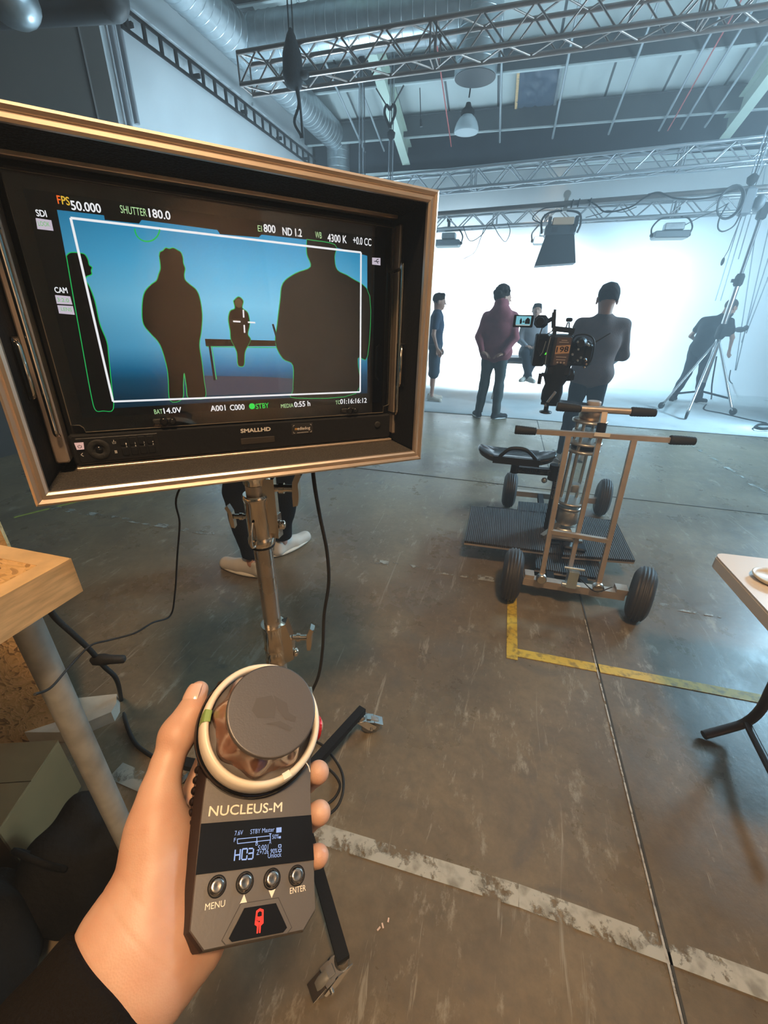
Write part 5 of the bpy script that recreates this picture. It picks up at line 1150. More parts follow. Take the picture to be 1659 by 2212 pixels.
    for s_ in 'LR':
        an, to = g['an' + s_], g['to' + s_]; d = nrm(to - an); h_ = nrm(np.array([d[0], d[1], 0]) if abs(d[2]) < .9 else fr_); z0 = min(an[2] - .05, to[2]) if abs(d[2]) < .9 else an[2]
        upz = np.array([0, 0, 1.0])
        if abs(d[2]) < .75:
            heel = np.array([an[0], an[1], 0]) - h_ * .035 + upz * (an[2] - .085 + .038); toe = np.array([to[0], to[1], to[2] + .006]); 
        else:
            heel = an + d * .01; toe = to
        Lf = toe - heel; Lh = Lf * np.array([1, 1, 0])
        if abs(d[2]) < .75:
            sp_r = [RC(heel + upz * .004, toe + upz * .0, .040, .037, .015), RC(heel + upz * .010, heel + upz * .052 - h_ * .004, .040, .034, .02), RC(heel + Lf * .12 + upz * .052, heel + Lf * .58 + upz * .020, .034, .036, .03),
                    RC(heel + Lf * .62, toe + Lf * .04, .043, .038, .02), dict(RC(heel + Lf * .10 + upz * .085, heel + Lf * .10 + upz * .16, .026, .034, .006), op='sub')]
        else: sp_r = [RC(heel, toe, .041, .034, .02), RC(heel + (toe - heel) * .2, toe + (toe - heel) * .02, .045, .040, .03)]
        lo_ = heel[2] - .036 if abs(d[2]) < .75 else -9
        cutp = dict(f=lambda X, Y, Z, lo_=lo_: (Z - lo_) + 0 * X + 0 * Y, lo=np.array([-2, -2, -1.]), hi=np.array([2, 2, lo_ + .03]), k=.0, op='sub')
        if lo_ > -1: cutp['lo'] = np.minimum(heel, toe) - .08; cutp['hi'] = np.maximum(heel, toe) + .08; sp_r.append(cutp)
        sh_ = skin('shoe', sp_r, .0065, shoe, o)
        if sole is not None and lo_ > -1:
            so_ = [RC(heel * [1, 1, 0] + upz * (lo_ + .013), toe * [1, 1, 0] + upz * (lo_ + .013 + max(0, toe[2] - heel[2]) * .4), .046, .042, .01)]
            so_ = [EL((heel + toe) / 2 * [1, 1, 0] + upz * (lo_ + .014) + Lh * .02, (.052, np.linalg.norm(Lh) / 2 + .052, .019), np.array([[-h_[1], h_[0], 0], h_, [0, 0, 1]]).T, .0)]
            skin('sole', so_, .0065, sole, sh_)
            sdv = np.array([-h_[1], h_[0], 0]); mb = MB()
            for q in range(4):
                c = heel + Lf * (.36 + .09 * q) + upz * (.070 - .009 * q)
                mb.tube([c - sdv * .022 - upz * .008, c + upz * .002, c + sdv * .022 - upz * .008], .0035, 5)
            mb.build('laces', C_lace, sh_)['kind'] = 'stuff'
            if laces: MB().box(heel - h_ * .036 + upz * .045, (.03, .012, .035), rz=math.atan2(h_[1], h_[0]) - pi / 2).build('heel_tab', C_tab, sh_)
    if hair is not None:
        if hairk != 'bald':
            hr = [ELs(hx(0, -.016, .046), (.081, .096, .084), HMx, .02), ELs(hx(0, -.050, .010), (.070, .050, .052), HMx, .03)]
            if hairk == 'quiff': hr += [RC(hx(-.030, .045, .092), hx(.045, .050, .100), .030, .034, .03), ELs(hx(0, -.075, -.105), (.12, .095, .110), HMx, .01, 'sub')]
            if hairk == 'curly':
                rr = random.Random(3)
                for k in range(46):
                    t, ph = rr.random() * 2 * pi, rr.random() * 1.5; p = hx(.078 * sin(ph) * cos(t), -.012 + .088 * sin(ph) * sin(t), .045 + .084 * cos(ph)); hr.append(ELs(p, (.024, .024, .024), None, .006))
            if hairk == 'fringe': hr += [RC(hx(-.04, .06, .085), hx(.04, .06, .085), .030, .030, .02), RC(hx(0, -.07, .0), hx(0, -.075, -.05), .04, .03, .02)]
            hr += [ELs(hx(0, .115, -.030), (.075, .075, .088), HMx, .012, 'sub')]
            skin('hair', hr, .0075, hair, o, disp=lambda X, Y, Z: .0016 * np.sin(90 * X + 60 * Z) * np.cos(80 * Y + 50 * Z))
        else:
            skin('hair', [ELs(hx(0, -.014, .034), (.0775, .0945, .088), HMx, .02), ELs(hx(0, .115, .0), (.09, .10, .11), HMx, .012, 'sub')], .0075, hair, o)
    if beard is not None:
        skin('beard', [ELs(hx(0, .045, -.075), (.052, .050, .042), HMx, .02), ELs(hx(0, .06, -.125), (.03, .03, .04), HMx, .03), ELs(hx(0, .10, -.035), (.04, .05, .022), HMx, .01, 'sub')], .007, beard, o)
    return o
C_lace = mat('shoe_lace', (.60, .57, .52), .8); C_tab = mat('grey_green_tab', (.28, .30, .26), .6)
C_hair = cloth('dark_brown_hair', (.022, .016, .013)); C_grey = cloth('grey_brown_sweater', (.125, .085, .075)); C_navy = cloth('dark_navy_trousers', (.008, .010, .014)); C_wsh = mat('off_white_shoe', (.55, .50, .43), .6, var=.05)
C_red = cloth('dusty_red_hoodie', (.25, .075, .085)); C_khaki = cloth('grey_green_trousers', (.065, .080, .078)); C_dsh = cloth('dark_trainer', (.03, .03, .032)); C_blue = cloth('dark_blue_t_shirt', (.035, .055, .085)); C_sole = mat('white_sole', (.6, .6, .58), .6)
C_blk = cloth('black_t_shirt', (.012, .014, .018)); C_char = cloth('charcoal_jeans', (.022, .026, .034)); C_blkt = cloth('black_trousers', (.008, .008, .009)); C_short = cloth('blue_grey_shorts', (.05, .07, .09)); C_lav = cloth('pale_grey_top', (.28, .28, .30))
def ground(px, py): return at(px, py, z=0)
# man in the grey sweater, back to us, forearms folded in front
human('man in grey-brown sweater and dark trousers standing with his back turned behind the dolly', (.89, 4.90, 0), .12,
      dict(shL=(-.205, 0, 1.44), shR=(.205, 0, 1.44), elL=(-.28, .02, 1.17), elR=(.295, .06, 1.15), wrL=(-.10, .22, 1.12), wrR=(.16, .26, 1.10), haL=(.0, .26, 1.12), haR=(.06, .29, 1.12), anL=(-.13, -.02, .085), anR=(.12, .02, .085), toL=(-.17, .14, .03), toR=(.13, .18, .03)),
      s=.98, top=C_grey, bottom=C_navy, shoe=C_wsh, hair=C_hair, hairk='quiff', head=(-.10, .0, 0), hscale=1.2, build=1.22, sole=C_sole)
# man in the red hoodie, hands behind his back, looking to the right
g_ = ground(1048, 905)
human('man in dusty red hoodie with hands behind his back, looking to the right', (g_[0] + .03, g_[1] + .05, 0), -.12,
      dict(elL=(-.255, -.07, 1.17), elR=(.25, -.04, 1.17), wrL=(-.17, -.17, .98), wrR=(.14, -.19, .97), haL=(-.09, -.19, .95), haR=(.06, -.20, .95), anL=(-.15, 0, .085), anR=(.12, 0, .085), toL=(-.22, .13, .03), toR=(.24, .12, .03)),
      s=1.01, top=C_red, hood=True, bottom=C_khaki, shoe=C_dsh, hair=C_hair, hairk='curly', head=(-.95, .0, 0), build=1.32, hscale=1.2, sole=C_sole)
# man in profile beside the case edge
g_ = ground(934, 866)
human('man in blue t-shirt and shorts standing in profile at the edge of the flight case', (g_[0] - .02, g_[1] + .03, 0), -pi / 2 + .1,
      dict(elL=(-.22, -.03, 1.16), elR=(.22, -.03, 1.16), wrL=(-.21, .07, .93), wrR=(.21, .05, .93), haL=(-.20, .12, .85), haR=(.20, .10, .85), anL=(-.09, -.02, .085), anR=(.09, .0, .085)),
      s=.99, top=C_blue, sleeves='short', bottom=C_short, legs='shorts', shoe=C_wsh, hair=C_hair, hairk='quiff', head=(0, -.08, 0), sole=C_sole)
# seated figure on the bench, facing us
bY = 8.6; bc = at(1140, 770, Y=bY); BZ = bc[2]
MX = thing('massage_bench', 'padded bench on thin folding legs in front of the bright backdrop', 'bench', (bc[0] + .25, bY, 0))
M_pad = mat('grey_vinyl', (.10, .10, .11), .4)
pad = MB().bbox((bc[0] + .25, bY, BZ - .04), (1.75, .62, .07), .02).build('pad', M_pad, MX, True); MB().box((bc[0] + .25, bY, BZ - .095), (1.70, .58, .03)).build('frame', M_steel, MX, True)
for sx_ in (-1, 1):
    for sy_ in (-1, 1): MB().beam((bc[0] + .25 + sx_ * .70, bY + sy_ * .26, BZ - .10), (bc[0] + .25 + sx_ * .80, bY + sy_ * .28, 0), .03, .03).build('leg', M_steel, MX, True)
MB().beam((bc[0] + 1.12, bY, BZ - .03), (bc[0] + 1.45, bY, BZ + .28), .55, .05, (0, 1, 0)).build('headrest', M_pad, MX, True)
sx0 = at(1150, 770, Y=bY)[0]; hz_ = BZ + .10
human('person in pale grey top sitting on the padded bench with feet crossed', (sx0 - .06, bY - .10, 0), pi,
      dict(pelvis=(0, 0, hz_), waist=(0, .02, hz_ + .13), chest=(0, .03, hz_ + .31), neck=(0, .05, hz_ + .50), headc=(0, .08, hz_ + .66), shL=(-.165, .03, hz_ + .44), shR=(.165, .03, hz_ + .44), elL=(-.21, .08, hz_ + .18), elR=(.21, .08, hz_ + .18),
           wrL=(-.10, .26, hz_ + .10), wrR=(.10, .26, hz_ + .10), haL=(-.04, .33, hz_ + .10), haR=(.04, .33, hz_ + .10), hiL=(-.09, .03, hz_ - .02), hiR=(.09, .03, hz_ - .02), knL=(-.10, .40, hz_ - .01), knR=(.10, .40, hz_ - .01),
           anL=(.02, .42, hz_ - .39), anR=(-.02, .48, hz_ - .39), toL=(.10, .56, hz_ - .45), toR=(-.10, .62, hz_ - .45)),
      s=1.0, top=C_lav, bottom=C_char, shoe=C_wsh, hair=C_hair, hairk='fringe', head=(0, .25, 0), build=.95, hscale=1.0)
# man stooping beside the wind-up stand
g_ = ground(1478, 872)
human('bald bearded man in black t-shirt stooping with his hands on the wheeled stand', (g_[0] + .08, g_[1] + .15, 0), -.75,
      dict(pelvis=(0, -.08, .93), waist=(.0, -.05, 1.06), chest=(.01, .03, 1.25), neck=(.07, .13, 1.43), headc=(.11, .20, 1.58), shL=(-.17, .07, 1.37), shR=(.21, .09, 1.36), elL=(-.30, .06, 1.12), elR=(.27, .24, 1.12), wrL=(-.18, .26, .98), wrR=(.24, .38, .92), haL=(-.12, .33, .96), haR=(.23, .43, .85),
           hiL=(-.095, -.08, .88), hiR=(.095, -.08, .88), knL=(-.14, .0, .49), knR=(.10, .03, .49), anL=(-.18, -.16, .085), anR=(.13, .10, .085), toL=(-.22, .02, .03), toR=(.18, .27, .03)),
      s=1.045, top=C_blk, sleeves='short', bottom=C_char, shoe=C_dsh, hair=cloth('cropped_hair', (.05, .042, .04)), hairk='bald', beard=C_hair, head=(-.45, .05, 0), build=1.15, sole=C_sole)
# person behind the monitor: only legs and white trainers show
wl, wr_ = ground(540, 1236), ground(618, 1207); mid = (wl + wr_) / 2
human('person in black trousers and white trainers standing behind the monitor case', (mid[0], mid[1] + .05, 0), .25,
      dict(anL=(wl[0] - mid[0] + .01, -.16, .085), anR=(wr_[0] - mid[0] - .03, .10, .085), toL=(wl[0] - mid[0] - .19, -.09, .03), toR=(wr_[0] - mid[0] + .09, .27, .03), knL=(-.17, -.02, .50), knR=(.12, .05, .50)),
      s=1.0, top=C_blk, bottom=C_blkt, shoe=C_wsh, hair=C_hair, sole=mat('cream_sole', (.66, .60, .50), .6), laces=True, hem=.05)

# ------------------------------------------------------------------ overhead rigging
def truss(name, label, A_, B_, group=None, w_=.29, bay=.26, rc=.024, rb=.0105, m=None):
    m = m or M_alu; A_ = np.asarray(A_, float); B_ = np.asarray(B_, float); t = thing(name, label, 'truss', A_, group=group); d = nrm(B_ - A_); L_ = np.linalg.norm(B_ - A_)
    yv = nrm(np.cross((0, 0, 1), d)); zv = np.cross(d, yv); off = [(-1, 0), (1, 0), (1, 1), (-1, 1)]
    O_ = [yv * (w_ / 2 * a) + zv * (w_ * b) for a, b in off]
    for o_ in O_: MB().cone(A_ + o_, B_ + o_, rc, n=10).build('chord', m, t, True)
    n = int(L_ / bay); bl = sqrt(bay * bay + w_ * w_)
    faces = [(0, 1), (1, 2), (2, 3), (3, 0)]; mats = []
    for fi, (i, j) in enumerate(faces):
        for k in range(n):
            p, q = (O_[i], O_[j]) if (k + fi // 2) % 2 == 0 else (O_[j], O_[i])
            a = A_ + d * bay * k + p; b = A_ + d * bay * (k + 1) + q; X, Y, Z = frame(b - a)
            mats.append(Matrix([[X[r_], Y[r_], Z[r_], a[r_]] for r_ in range(3)] + [[0, 0, 0, 1]]))
        X, Y, Z = frame(O_[j] - O_[i]); 
    pieces('brace', m, t, MB().cone((0, 0, 0), (0, 0, bl), rb, n=6), mats[:298])
    for k in (0, L_ * .34, L_ * .345 + .03, L_ - .02, L_ * .72, L_ * .72 + .04):
        mb = MB(); 
        for i, j in faces: mb.cone(A_ + d * k + O_[i], A_ + d * k + O_[j], rb, n=6)
        mb.build('end_frame', m, t, True)
    return t
T1a = at(533, 195, Y=6.2); T1b = at(1659, 30, Y=6.2); d1 = (T1b - T1a); T1b = T1a + d1 * 1.25
truss('lighting_truss', 'nearest of the three box trusses, its open end above the monitor', T1a, T1b, w_=.28)
T2a = at(850, 424, Y=8.8); T2b = at(1659, 349, Y=8.8); d2 = T2b - T2a
truss('lighting_truss', 'middle box truss crossing in front of the dark roof band', T2a - d2 * .25, T2b + d2 * .2, m=mat('pale_truss', (.36, .39, .42), .38, metal=.8), w_=.26)
T3a = at(945, 497, Y=9.8); T3b = at(1659, 455, Y=9.8); d3 = T3b - T3a
truss('lighting_truss', 'farthest box truss with the three flood lights hanging from it', T3a - d3 * .3, T3b + d3 * .15, m=mat('dull_truss', (.34, .36, .38), .45, metal=.7), w_=.23)
pa, pb_ = at(945, 462, Y=8.4), at(1659, 404, Y=8.4); dp = pb_ - pa
PI_ = thing('scaffold_pipe', 'long dark pipe slung level across the stage with cables wound on it', 'pipe', pa)
MB().cone(pa - dp * .3, pb_ + dp * .15, .034, n=12).build('pipe', mat('dark_pipe', (.10, .09, .085), .5, metal=.4), PI_, True)
MB().tube(cat_rom([at(1270, 432, Y=8.36), at(1290, 445, Y=8.36), at(1305, 457, Y=8.36), at(1330, 456, Y=8.36), at(1365, 446, Y=8.36), at(1385, 432, Y=8.36), at(1405, 421, Y=8.36)], 6), .012, 6).build('wound_cable', M_black, PI_, True)
MB().tube(cat_rom([at(1400, 420, Y=8.35), at(1425, 416, Y=8.35), at(1455, 428, Y=8.35), at(1510, 430, Y=8.35), at(1560, 420, Y=8.35), at(1595, 408, Y=8.35)], 6), .012, 6).build('wound_cable', M_black, PI_, True)
for k, x in enumerate((1236, 1250, 1275)): 
    c = at(x, 440 - k * 1.5, Y=8.4); MB().tube([c + v3(.02 * sin(t) * .3, .048 * cos(t), .048 * sin(t)) for t in np.linspace(0, 2 * pi, 13)[:-1]], .012, 5, True, True).build('wound_cable', M_black, PI_, True)
# flood lights
M_fix = mat('light_housing', (.16, .19, .21), .45, metal=.3); M_yoke = mat('yoke_black', (.03, .035, .04), .5)
def flood(label, px, py, Y, w_=.66, s=1.0):
    c = at(px, py, Y=Y); t = thing('flood_light', label, 'stage light', c)
    mb = MB(); mb.bbox(c + v3(0, 0, 0), (w_, .30, .11), .015); mb.build('housing', M_fix, t, True)
    MB().box(c + v3(0, .0, -.06), (w_ - .04, .28, .006)).build('front_diffuser', emat('lit_panel', (.55, .80, .92), .8), t, True)
    mb = MB(); mb.bbox(c + v3(.02, -.02, .12), (w_ * .55, .18, .11), .012); mb.build('ballast_box', M_galv, t, True)
    for k in range(5): pass
    yk = cat_rom([c + v3(-w_ / 2 - .02, 0, 0), c + v3(-w_ / 2 - .04, 0, .12), c + v3(-w_ / 2 + .05, 0, .24), c + v3(-.1, 0, .27), c + v3(.1, 0, .27), c + v3(w_ / 2 - .05, 0, .24), c + v3(w_ / 2 + .04, 0, .12), c + v3(w_ / 2 + .02, 0, 0)], 5)
    MB().tube(yk, .014, 8).build('yoke', M_yoke, t, True)
    mb = MB(); mb.box(c + v3(0, 0, .32), (.05, .05, .12)); mb.box(c + v3(0, 0, .39), (.09, .06, .05)); mb.build('hook_clamp', M_yoke, t, True)
    for sg in (-1, 1): MB().lathe(c + v3(sg * (w_ / 2 + .0), 0, 0), (sg, 0, 0), [(.03, 0), (.035, .02), (.02, .045)], 12).build('tilt_knob', M_yoke, t, True)
    return t
flood('grey flood light in a round yoke hanging beside the flight case corner', 967, 526, 9.9, .50); flood('grey flood light in a round yoke, the one near the rope hoist', 1447, 508, 9.9, .56)
flood('small grey flood light half hidden behind the large hooded lamp', 1172, 520, 9.8, .34)
bl_c = at(1203, 532, Y=8.5); t = thing('hooded_lamp', 'large dark studio lamp with a deep black hood hanging from the pipe', 'stage light', bl_c)
mb = MB(); wd = .62; tp_ = [(-wd * .34, 0), (wd * .36, 0), (wd * .52, -.38), (-wd * .50, -.42)]
mb.prism([(a, b + .13) for a, b in tp_], bl_c - v3(0, .16, 0), (1, 0, 0), (0, 0, 1), (0, .38, 0)); mb.build('hood', mat('hood_cloth', (.025, .030, .036), .7), t, True)
mb = MB(); mb.bbox(bl_c + v3(0, 0, .20), (.46, .30, .16), .02); mb.build('lamp_body', mat('lamp_body', (.06, .07, .08), .5), t, True)
MB().bbox(bl_c + v3(.02, -.12, .32), (.32, .12, .10), .01).build('ballast_box', mat('sandy_box', (.48, .33, .22), .5), t, True)
for sg in (-1, 1): MB().box(bl_c + v3(.02 + sg * .20, -.12, .31), (.05, .13, .14)).build('box_end', M_yoke, t, True)
for sg in (-1, 1): MB().box(bl_c + v3(.05 + sg * .14, -.13, .21), (.09, .05, .07)).build('plug_box', M_yoke, t, True)
MB().tube(cat_rom([bl_c + v3(-.27, 0, .18), bl_c + v3(-.30, 0, .36), bl_c + v3(-.20, 0, .46), bl_c + v3(.05, 0, .48), bl_c + v3(.25, 0, .44), bl_c + v3(.30, 0, .30), bl_c + v3(.27, 0, .18)], 6), .016, 8).build('yoke', M_yoke, t, True)
mb = MB(); mb.box(bl_c + v3(.02, -.05, .56), (.06, .06, .20)); mb.lathe(bl_c + v3(.02, -.05, .68), (0, 1, 0), [(.05, -.02), (.06, 0), (.05, .03)], 12); mb.build('hook_clamp', mat('pale_clamp', (.35, .34, .32), .4, metal=.5), t, True)
MB().tube(cat_rom([bl_c + v3(-.30, -.1, .30), bl_c + v3(-.45, -.1, .38), bl_c + v3(-.30, -.1, .50), bl_c + v3(.0, -.1, .52)], 6), .009, 6).build('lamp_cable', M_black, t, True)
# ducts
M_gs = M_galv
def duct(name, label, pts, r, ribs=True, bends=True):
    t = thing(name, label, 'duct', pts[0]); 
    for i in range(len(pts) - 1):
        a, b = np.asarray(pts[i], float), np.asarray(pts[i + 1], float); d = nrm(b - a); L_ = np.linalg.norm(b - a)
        MB().cone(a, b, r, n=32).build('duct_pipe', M_gs, t, True)
        if ribs:
            mb = MB(); k = .08
            while k < L_ - .03: mb.lathe(a + d * k, d, [(r, -.008), (r + .007, 0), (r, .008)], 32); k += .155
            o = mb.build('spiral_seam', M_gs, t, True); o['kind'] = 'stuff'
        if i: MB().sphere(a, r * 1.01, 28, 16).build('elbow', M_gs, t, True)
    return t
DR = .27
dA = at(430, 0, X=-4.5); zd = dA[2]; ye = at(730, 300, X=-4.5)[1]
duct('long_duct', 'shiny spiral duct running along the left wall and turning down at its end', [(-4.5, -1.0, zd), (-4.5, ye, zd), (-4.5, ye, 3.0)], DR)
db = at(525, 115, X=-4.5); de = at(1035, 62, Y=db[1]); dz = at(1030, 168, Y=db[1])
bd_ = duct('branch_duct', 'grey duct crossing the roof and dropping to an open mouth above the truss', [(-4.5, db[1], zd), (de[0], db[1], zd), (de[0], db[1], dz[2])], .29)
MB().lathe((de[0], db[1], dz[2] - .006), (0, 0, 1), [(.282, 0), (.282, .01)], 32).build('mouth_shade_disc', mat('painted_mouth_shade', (.03, .035, .04), .6), bd_, True)  # closed disc with the shade of the duct mouth put into its dark colour
# cable tray along the left wall
ty0, ty1 = at(240, 30, X=XL)[1], 11.95; tz = at(450, 190, X=XL)[2]
ctr = thing('cable_tray', 'dark ladder cable tray running along the white left wall', 'cable tray', (XL, ty0, tz))
for dz_ in (0, .20): MB().box((XL + .12, (ty0 + ty1) / 2, tz - .10 + dz_), (.03, ty1 - ty0, .035)).build('rail', M_blackm, ctr, True)
pieces('rung', M_blackm, ctr, MB().box((0, 0, 0), (.03, .045, .20)), [Matrix.Translation((XL + .12, ty0 + .10 + k * .295, tz)) for k in range(int((ty1 - ty0) / .295))])
for k in range(5): MB().box((XL + .06, ty0 + .2 + k * 1.3, tz), (.12, .04, .05)).build('bracket', M_blackm, ctr, True)
for a, b, lab in ((0, .47, 'nearest length of white trunking above the cable tray'), (.49, .80, 'middle length of white trunking above the cable tray'), (.82, .97, 'farthest short length of white trunking above the cable tray')):
    tag(MB().beam((XL + .03, ty0 + .3 + (ty1 - ty0) * a, tz + .24), (XL + .03, ty0 + (ty1 - ty0) * b, tz + .24), .03, .05).build('wall_conduit', M_wall, None), lab, 'trunking', 'trunking above the tray')
for px, cut_, lab in ((244, 283, 'grey wall pipe nearest the black panel, the longer of the pair'), (262, 262, 'shorter grey wall pipe of the pair, farther from the black panel')):
    a = at(px - 8, 40, X=XL + .06); b = at(px + 22, cut_, X=XL + .06); MB().tube([v3(XL + .06, a[1], a[2] + .3), v3(XL + .06, a[1], b[2])], .035, 8).build('down_pipe', mat('grey_pipe', (.26, .28, .30), .5), None, label=lab, cat='pipe', group='grey wall pipes')
# black panel on the left wall and dark shapes overhead
e_ = at(228, 140, X=XL + .08)[1]
tag(MB().box((XL + .06, (e_ - 4.9) / 2, 3.5), (.08, e_ + 4.9, 7.0)).build('black_panel', mat('matt_black_panel', (.030, .026, .022), .8, var=.1), None), 'tall matt black panel covering the near part of the left wall', 'panel')
tag(MB().beam((XL + .11, at(210, 140, X=XL + .1)[1] - .18, .0), (XL + .11, at(210, 140, X=XL + .1)[1] - .18, 6.9), .025, .02, (1, 0, 0)).build('panel_seam', mat('seam_grey', (.09, .085, .08), .6), None), 'thin pale seam strip running down the black panel', 'strip')
# near duct ends at the upper left corner
c0 = at(20, -5, d=3.4); tag(MB().sphere(c0, (.20, .22, .18), 20, 12).cone(c0, c0 + v3(-1.4, -.3, .5), .17, n=20).build('near_duct', M_gs, None), 'blurred shiny duct end poking in at the top left corner', 'duct')
c1 = at(235, -8, d=3.6); tag(MB().cone(c1 + v3(-1.4, -.1, .05), c1, .16, n=20).sphere(c1, .16, 20, 12).build('dark_duct', mat('dark_duct', (.05, .055, .06), .5), None), 'short dark rounded duct under the roof above the black panel', 'duct')
# hoists and ropes
M_rope = mat('dark_rope', (.04, .045, .05), .8); M_steelrope = mat('grey_rope', (.22, .25, .28), .7)
hc_ = at(632, 140, Y=6.0); t = thing('chain_hoist', 'black chain hoist in its bag holding the open end of the nearest truss', 'hoist', hc_)
mb = MB(); mb.lathe(hc_ + v3(0, 0, -.22), (0, 0, 1), [(.02, 0), (.09, .03), (.12, .12), (.11, .30), (.05, .46), (.015, .52)], 14); mb.build('chain_bag', mat('bag_cloth', (.02, .025, .03), .9, bump=.5, bscale=40), t, True)
for dx in (-.02, .03): MB().cone(hc_ + v3(dx, 0, .2), v3(hc_[0] + dx, hc_[1], zr(hc_[1])), .008, n=6).build('chain', M_rope, t, True)
mb = MB(); mb.tube(cat_rom([hc_ + v3(.03, 0, -.2), hc_ + v3(.05, 0, -.35), hc_ + v3(-.02, 0, -.5), hc_ + v3(.05, 0, -.62), hc_ + v3(.06, 0, -.66)], 5), .016, 6); mb.tube(cat_rom([hc_ + v3(.06, -.02, -.2), hc_ + v3(.07, 0, -.4), hc_ + v3(.08, .0, -.66)], 5), .014, 6); mb.build('sling', M_rope, t, True)
MB().sphere(hc_ + v3(.14, 0, -.10), (.06, .05, .04), 12, 8).build('shackle', M_rope, t, True)
def hoist(label, px, pytop, pybot, Y, n=3, hooks=()):
    c = at(px, pytop, Y=Y); zb_ = at(px, pybot, Y=Y)[2]; t = thing('rope_hoist', label, 'hoist', (c[0], c[1], zb_)); zt = min(zr(Y), 8)
    for k in range(n): MB().cone(v3(c[0] + (k - (n - 1) / 2) * .035, c[1], zb_), v3(c[0] + (k - (n - 1) / 2) * .02, c[1], zt), .009, n=6).build('rope', M_rope if k % 2 else M_steelrope, t, True)
    for hpy in hooks:
        q = at(px, hpy, Y=Y); MB().lathe(q - v3(0, 0, .07), (0, 0, 1), [(.02, 0), (.06, .04), (.07, .10), (.02, .14)], 12).build('pulley_block', M_blackm, t, True)
    return t
hoist('rope hoist with pulley blocks hanging left of the pendant lamp, behind the nearest truss', 781, 96, 384, 8.7, 4, (99, 134))
t = hoist('rope hoist with a crossed black sling around the pale rafter', 845, 300, 392, 8.6, 3, (292,))
q = at(842, 262, Y=8.6); mb = MB(); mb.tube(cat_rom([q + v3(.0, 0, -.08), q + v3(.09, 0, .10), q + v3(.06, 0, .20), q + v3(0, 0, .14)], 6), .022, 8); mb.tube(cat_rom([q + v3(.0, 0, -.08), q + v3(-.09, 0, .10), q + v3(-.06, 0, .20), q + v3(0, 0, .14)], 6), .022, 8); mb.build('sling', M_blackm, t, True)
mb = MB(); mb.cone(q + v3(.02, 0, .15), q + v3(.22, 0, .42), .012, n=6); mb.cone(q + v3(-.02, 0, .15), q + v3(-.24, 0, .42), .012, n=6); mb.build('sling_leg', M_rope, t, True)
t = hoist('rope hoist with a round black motor beside the coiled cable at the right', 1625, 392, 400, 8.4, 3, (388,))
q = at(1612, 436, Y=8.4); mb = MB(); mb.bbox(q, (.16, .14, .34), .03); mb.lathe(q + v3(.10, 0, -.02), (1, 0, 0), [(.06, 0), (.10, .03), (.10, .08), (.05, .12)], 16); mb.build('motor', mat('motor_grey', (.10, .115, .13), .5), t, True)
q = at(1600, 440, Y=8.3); mb = MB()
for k in range(4): mb.tube([q + v3(-.13 + (.16 - k * .006) * cos(a) , .01 * k, .02 + (.20 - k * .006) * sin(a)) for a in np.linspace(0, 2 * pi, 25)[:-1]], .010, 5, True, True)
mb.build('coiled_cable', M_rope, t, True)['kind'] = 'stuff'
MB().tube(cat_rom([at(1572, 440, Y=8.3), at(1555, 470, Y=8.3), at(1551, 492, Y=8.3), at(1562, 500, Y=8.3), at(1585, 488, Y=8.3), at(1600, 462, Y=8.3)], 6), .010, 6).build('hanging_loop', M_rope, t, True)
# pendant lamp
lc = at(1009, 262, Y=8.6); t = thing('pendant_lamp', 'high-bay pendant lamp with a ribbed clear bell shade', 'lamp', lc)
M_bell = mat('prismatic_glass', (.62, .72, .76), .25, spec=.7); M_bell.node_tree.nodes['Principled BSDF'].inputs['Transmission Weight'].default_value = .35
MB().lathe(lc + v3(0, 0, -.20), (0, 0, 1), [(.185, .06), (.192, .07), (.182, .12), (.160, .18), (.125, .23), (.085, .265), (.08, .28)], 48, wav=lambda t_, j: .012 * cos(24 * t_)).build('bell_shade', M_bell, t, True)
MB().lathe(lc + v3(0, 0, .07), (0, 0, 1), [(.095, 0), (.11, .02), (.10, .06), (.05, .10), (.035, .15)], 20).build('lamp_holder', M_blackm, t, True)
MB().tube(cat_rom([lc + v3(0, 0, .28), lc + v3(.01, 0, .40), lc + v3(.02, 0, .62), lc + v3(-.04, 0, .68)], 5), .012, 6).build('hook', M_blackm, t, True)
MB().cone(lc + v3(.02, 0, .6), v3(lc[0] + .02, lc[1], zr(lc[1])), .007, n=6).build('chain', M_rope, t, True)
tag(MB().cone(at(907, 190, Y=7.2), at(909, 262, Y=7.2), .006, n=6).cone(at(909, 258, Y=7.2), at(910, 274, Y=7.2), .016, .022, n=8).build('hanging_socket', M_rope, None), 'thin cable ending in a small plug, hanging left of the pendant lamp', 'cable')
# conduits down the roof slope
def conduit(x, y0, y1, dr, r, m, label, grp):
    a = v3(x, y0, zr(y0) - dr); b = v3(x, y1, zr(y1) - dr); tag(MB().cone(a, b, r, n=8).build('conduit', m, None), label, 'conduit', grp)
M_cond = mat('grey_conduit', (.40, .45, .48), .4, metal=.4)
def rx(px, py, dr):
    r = ray(px, py); t_ = (zr(0) - dr - CH) / (r[2] + SL * r[1]); return (CP + r * t_)
_lb = ['leftmost grey roof conduit, beside the long duct', 'second grey roof conduit from the left, behind the hoist bag', 'grey roof conduit just left of the pale rafter', 'grey roof conduit passing just right of the pendant lamp', 'grey roof conduit along the edge of the dark rooflight sheet',
       'first grey roof conduit to the right of the rooflight sheet', 'grey roof conduit next to the right red pipe', 'rightmost grey roof conduit, left of the right rafter', 'second grey roof conduit from the right rafter']
for (px, py), lab in zip(((700, 130), (745, 100), (820, 150), (1082, 200), (1215, 190), (1352, 190), (1478, 180), (1600, 160), (1560, 130)), _lb):
    p = rx(px, py, .42); conduit(p[0], YRIDGE + 1, 11.85, .42, .022, M_cond, lab, 'grey roof conduits')
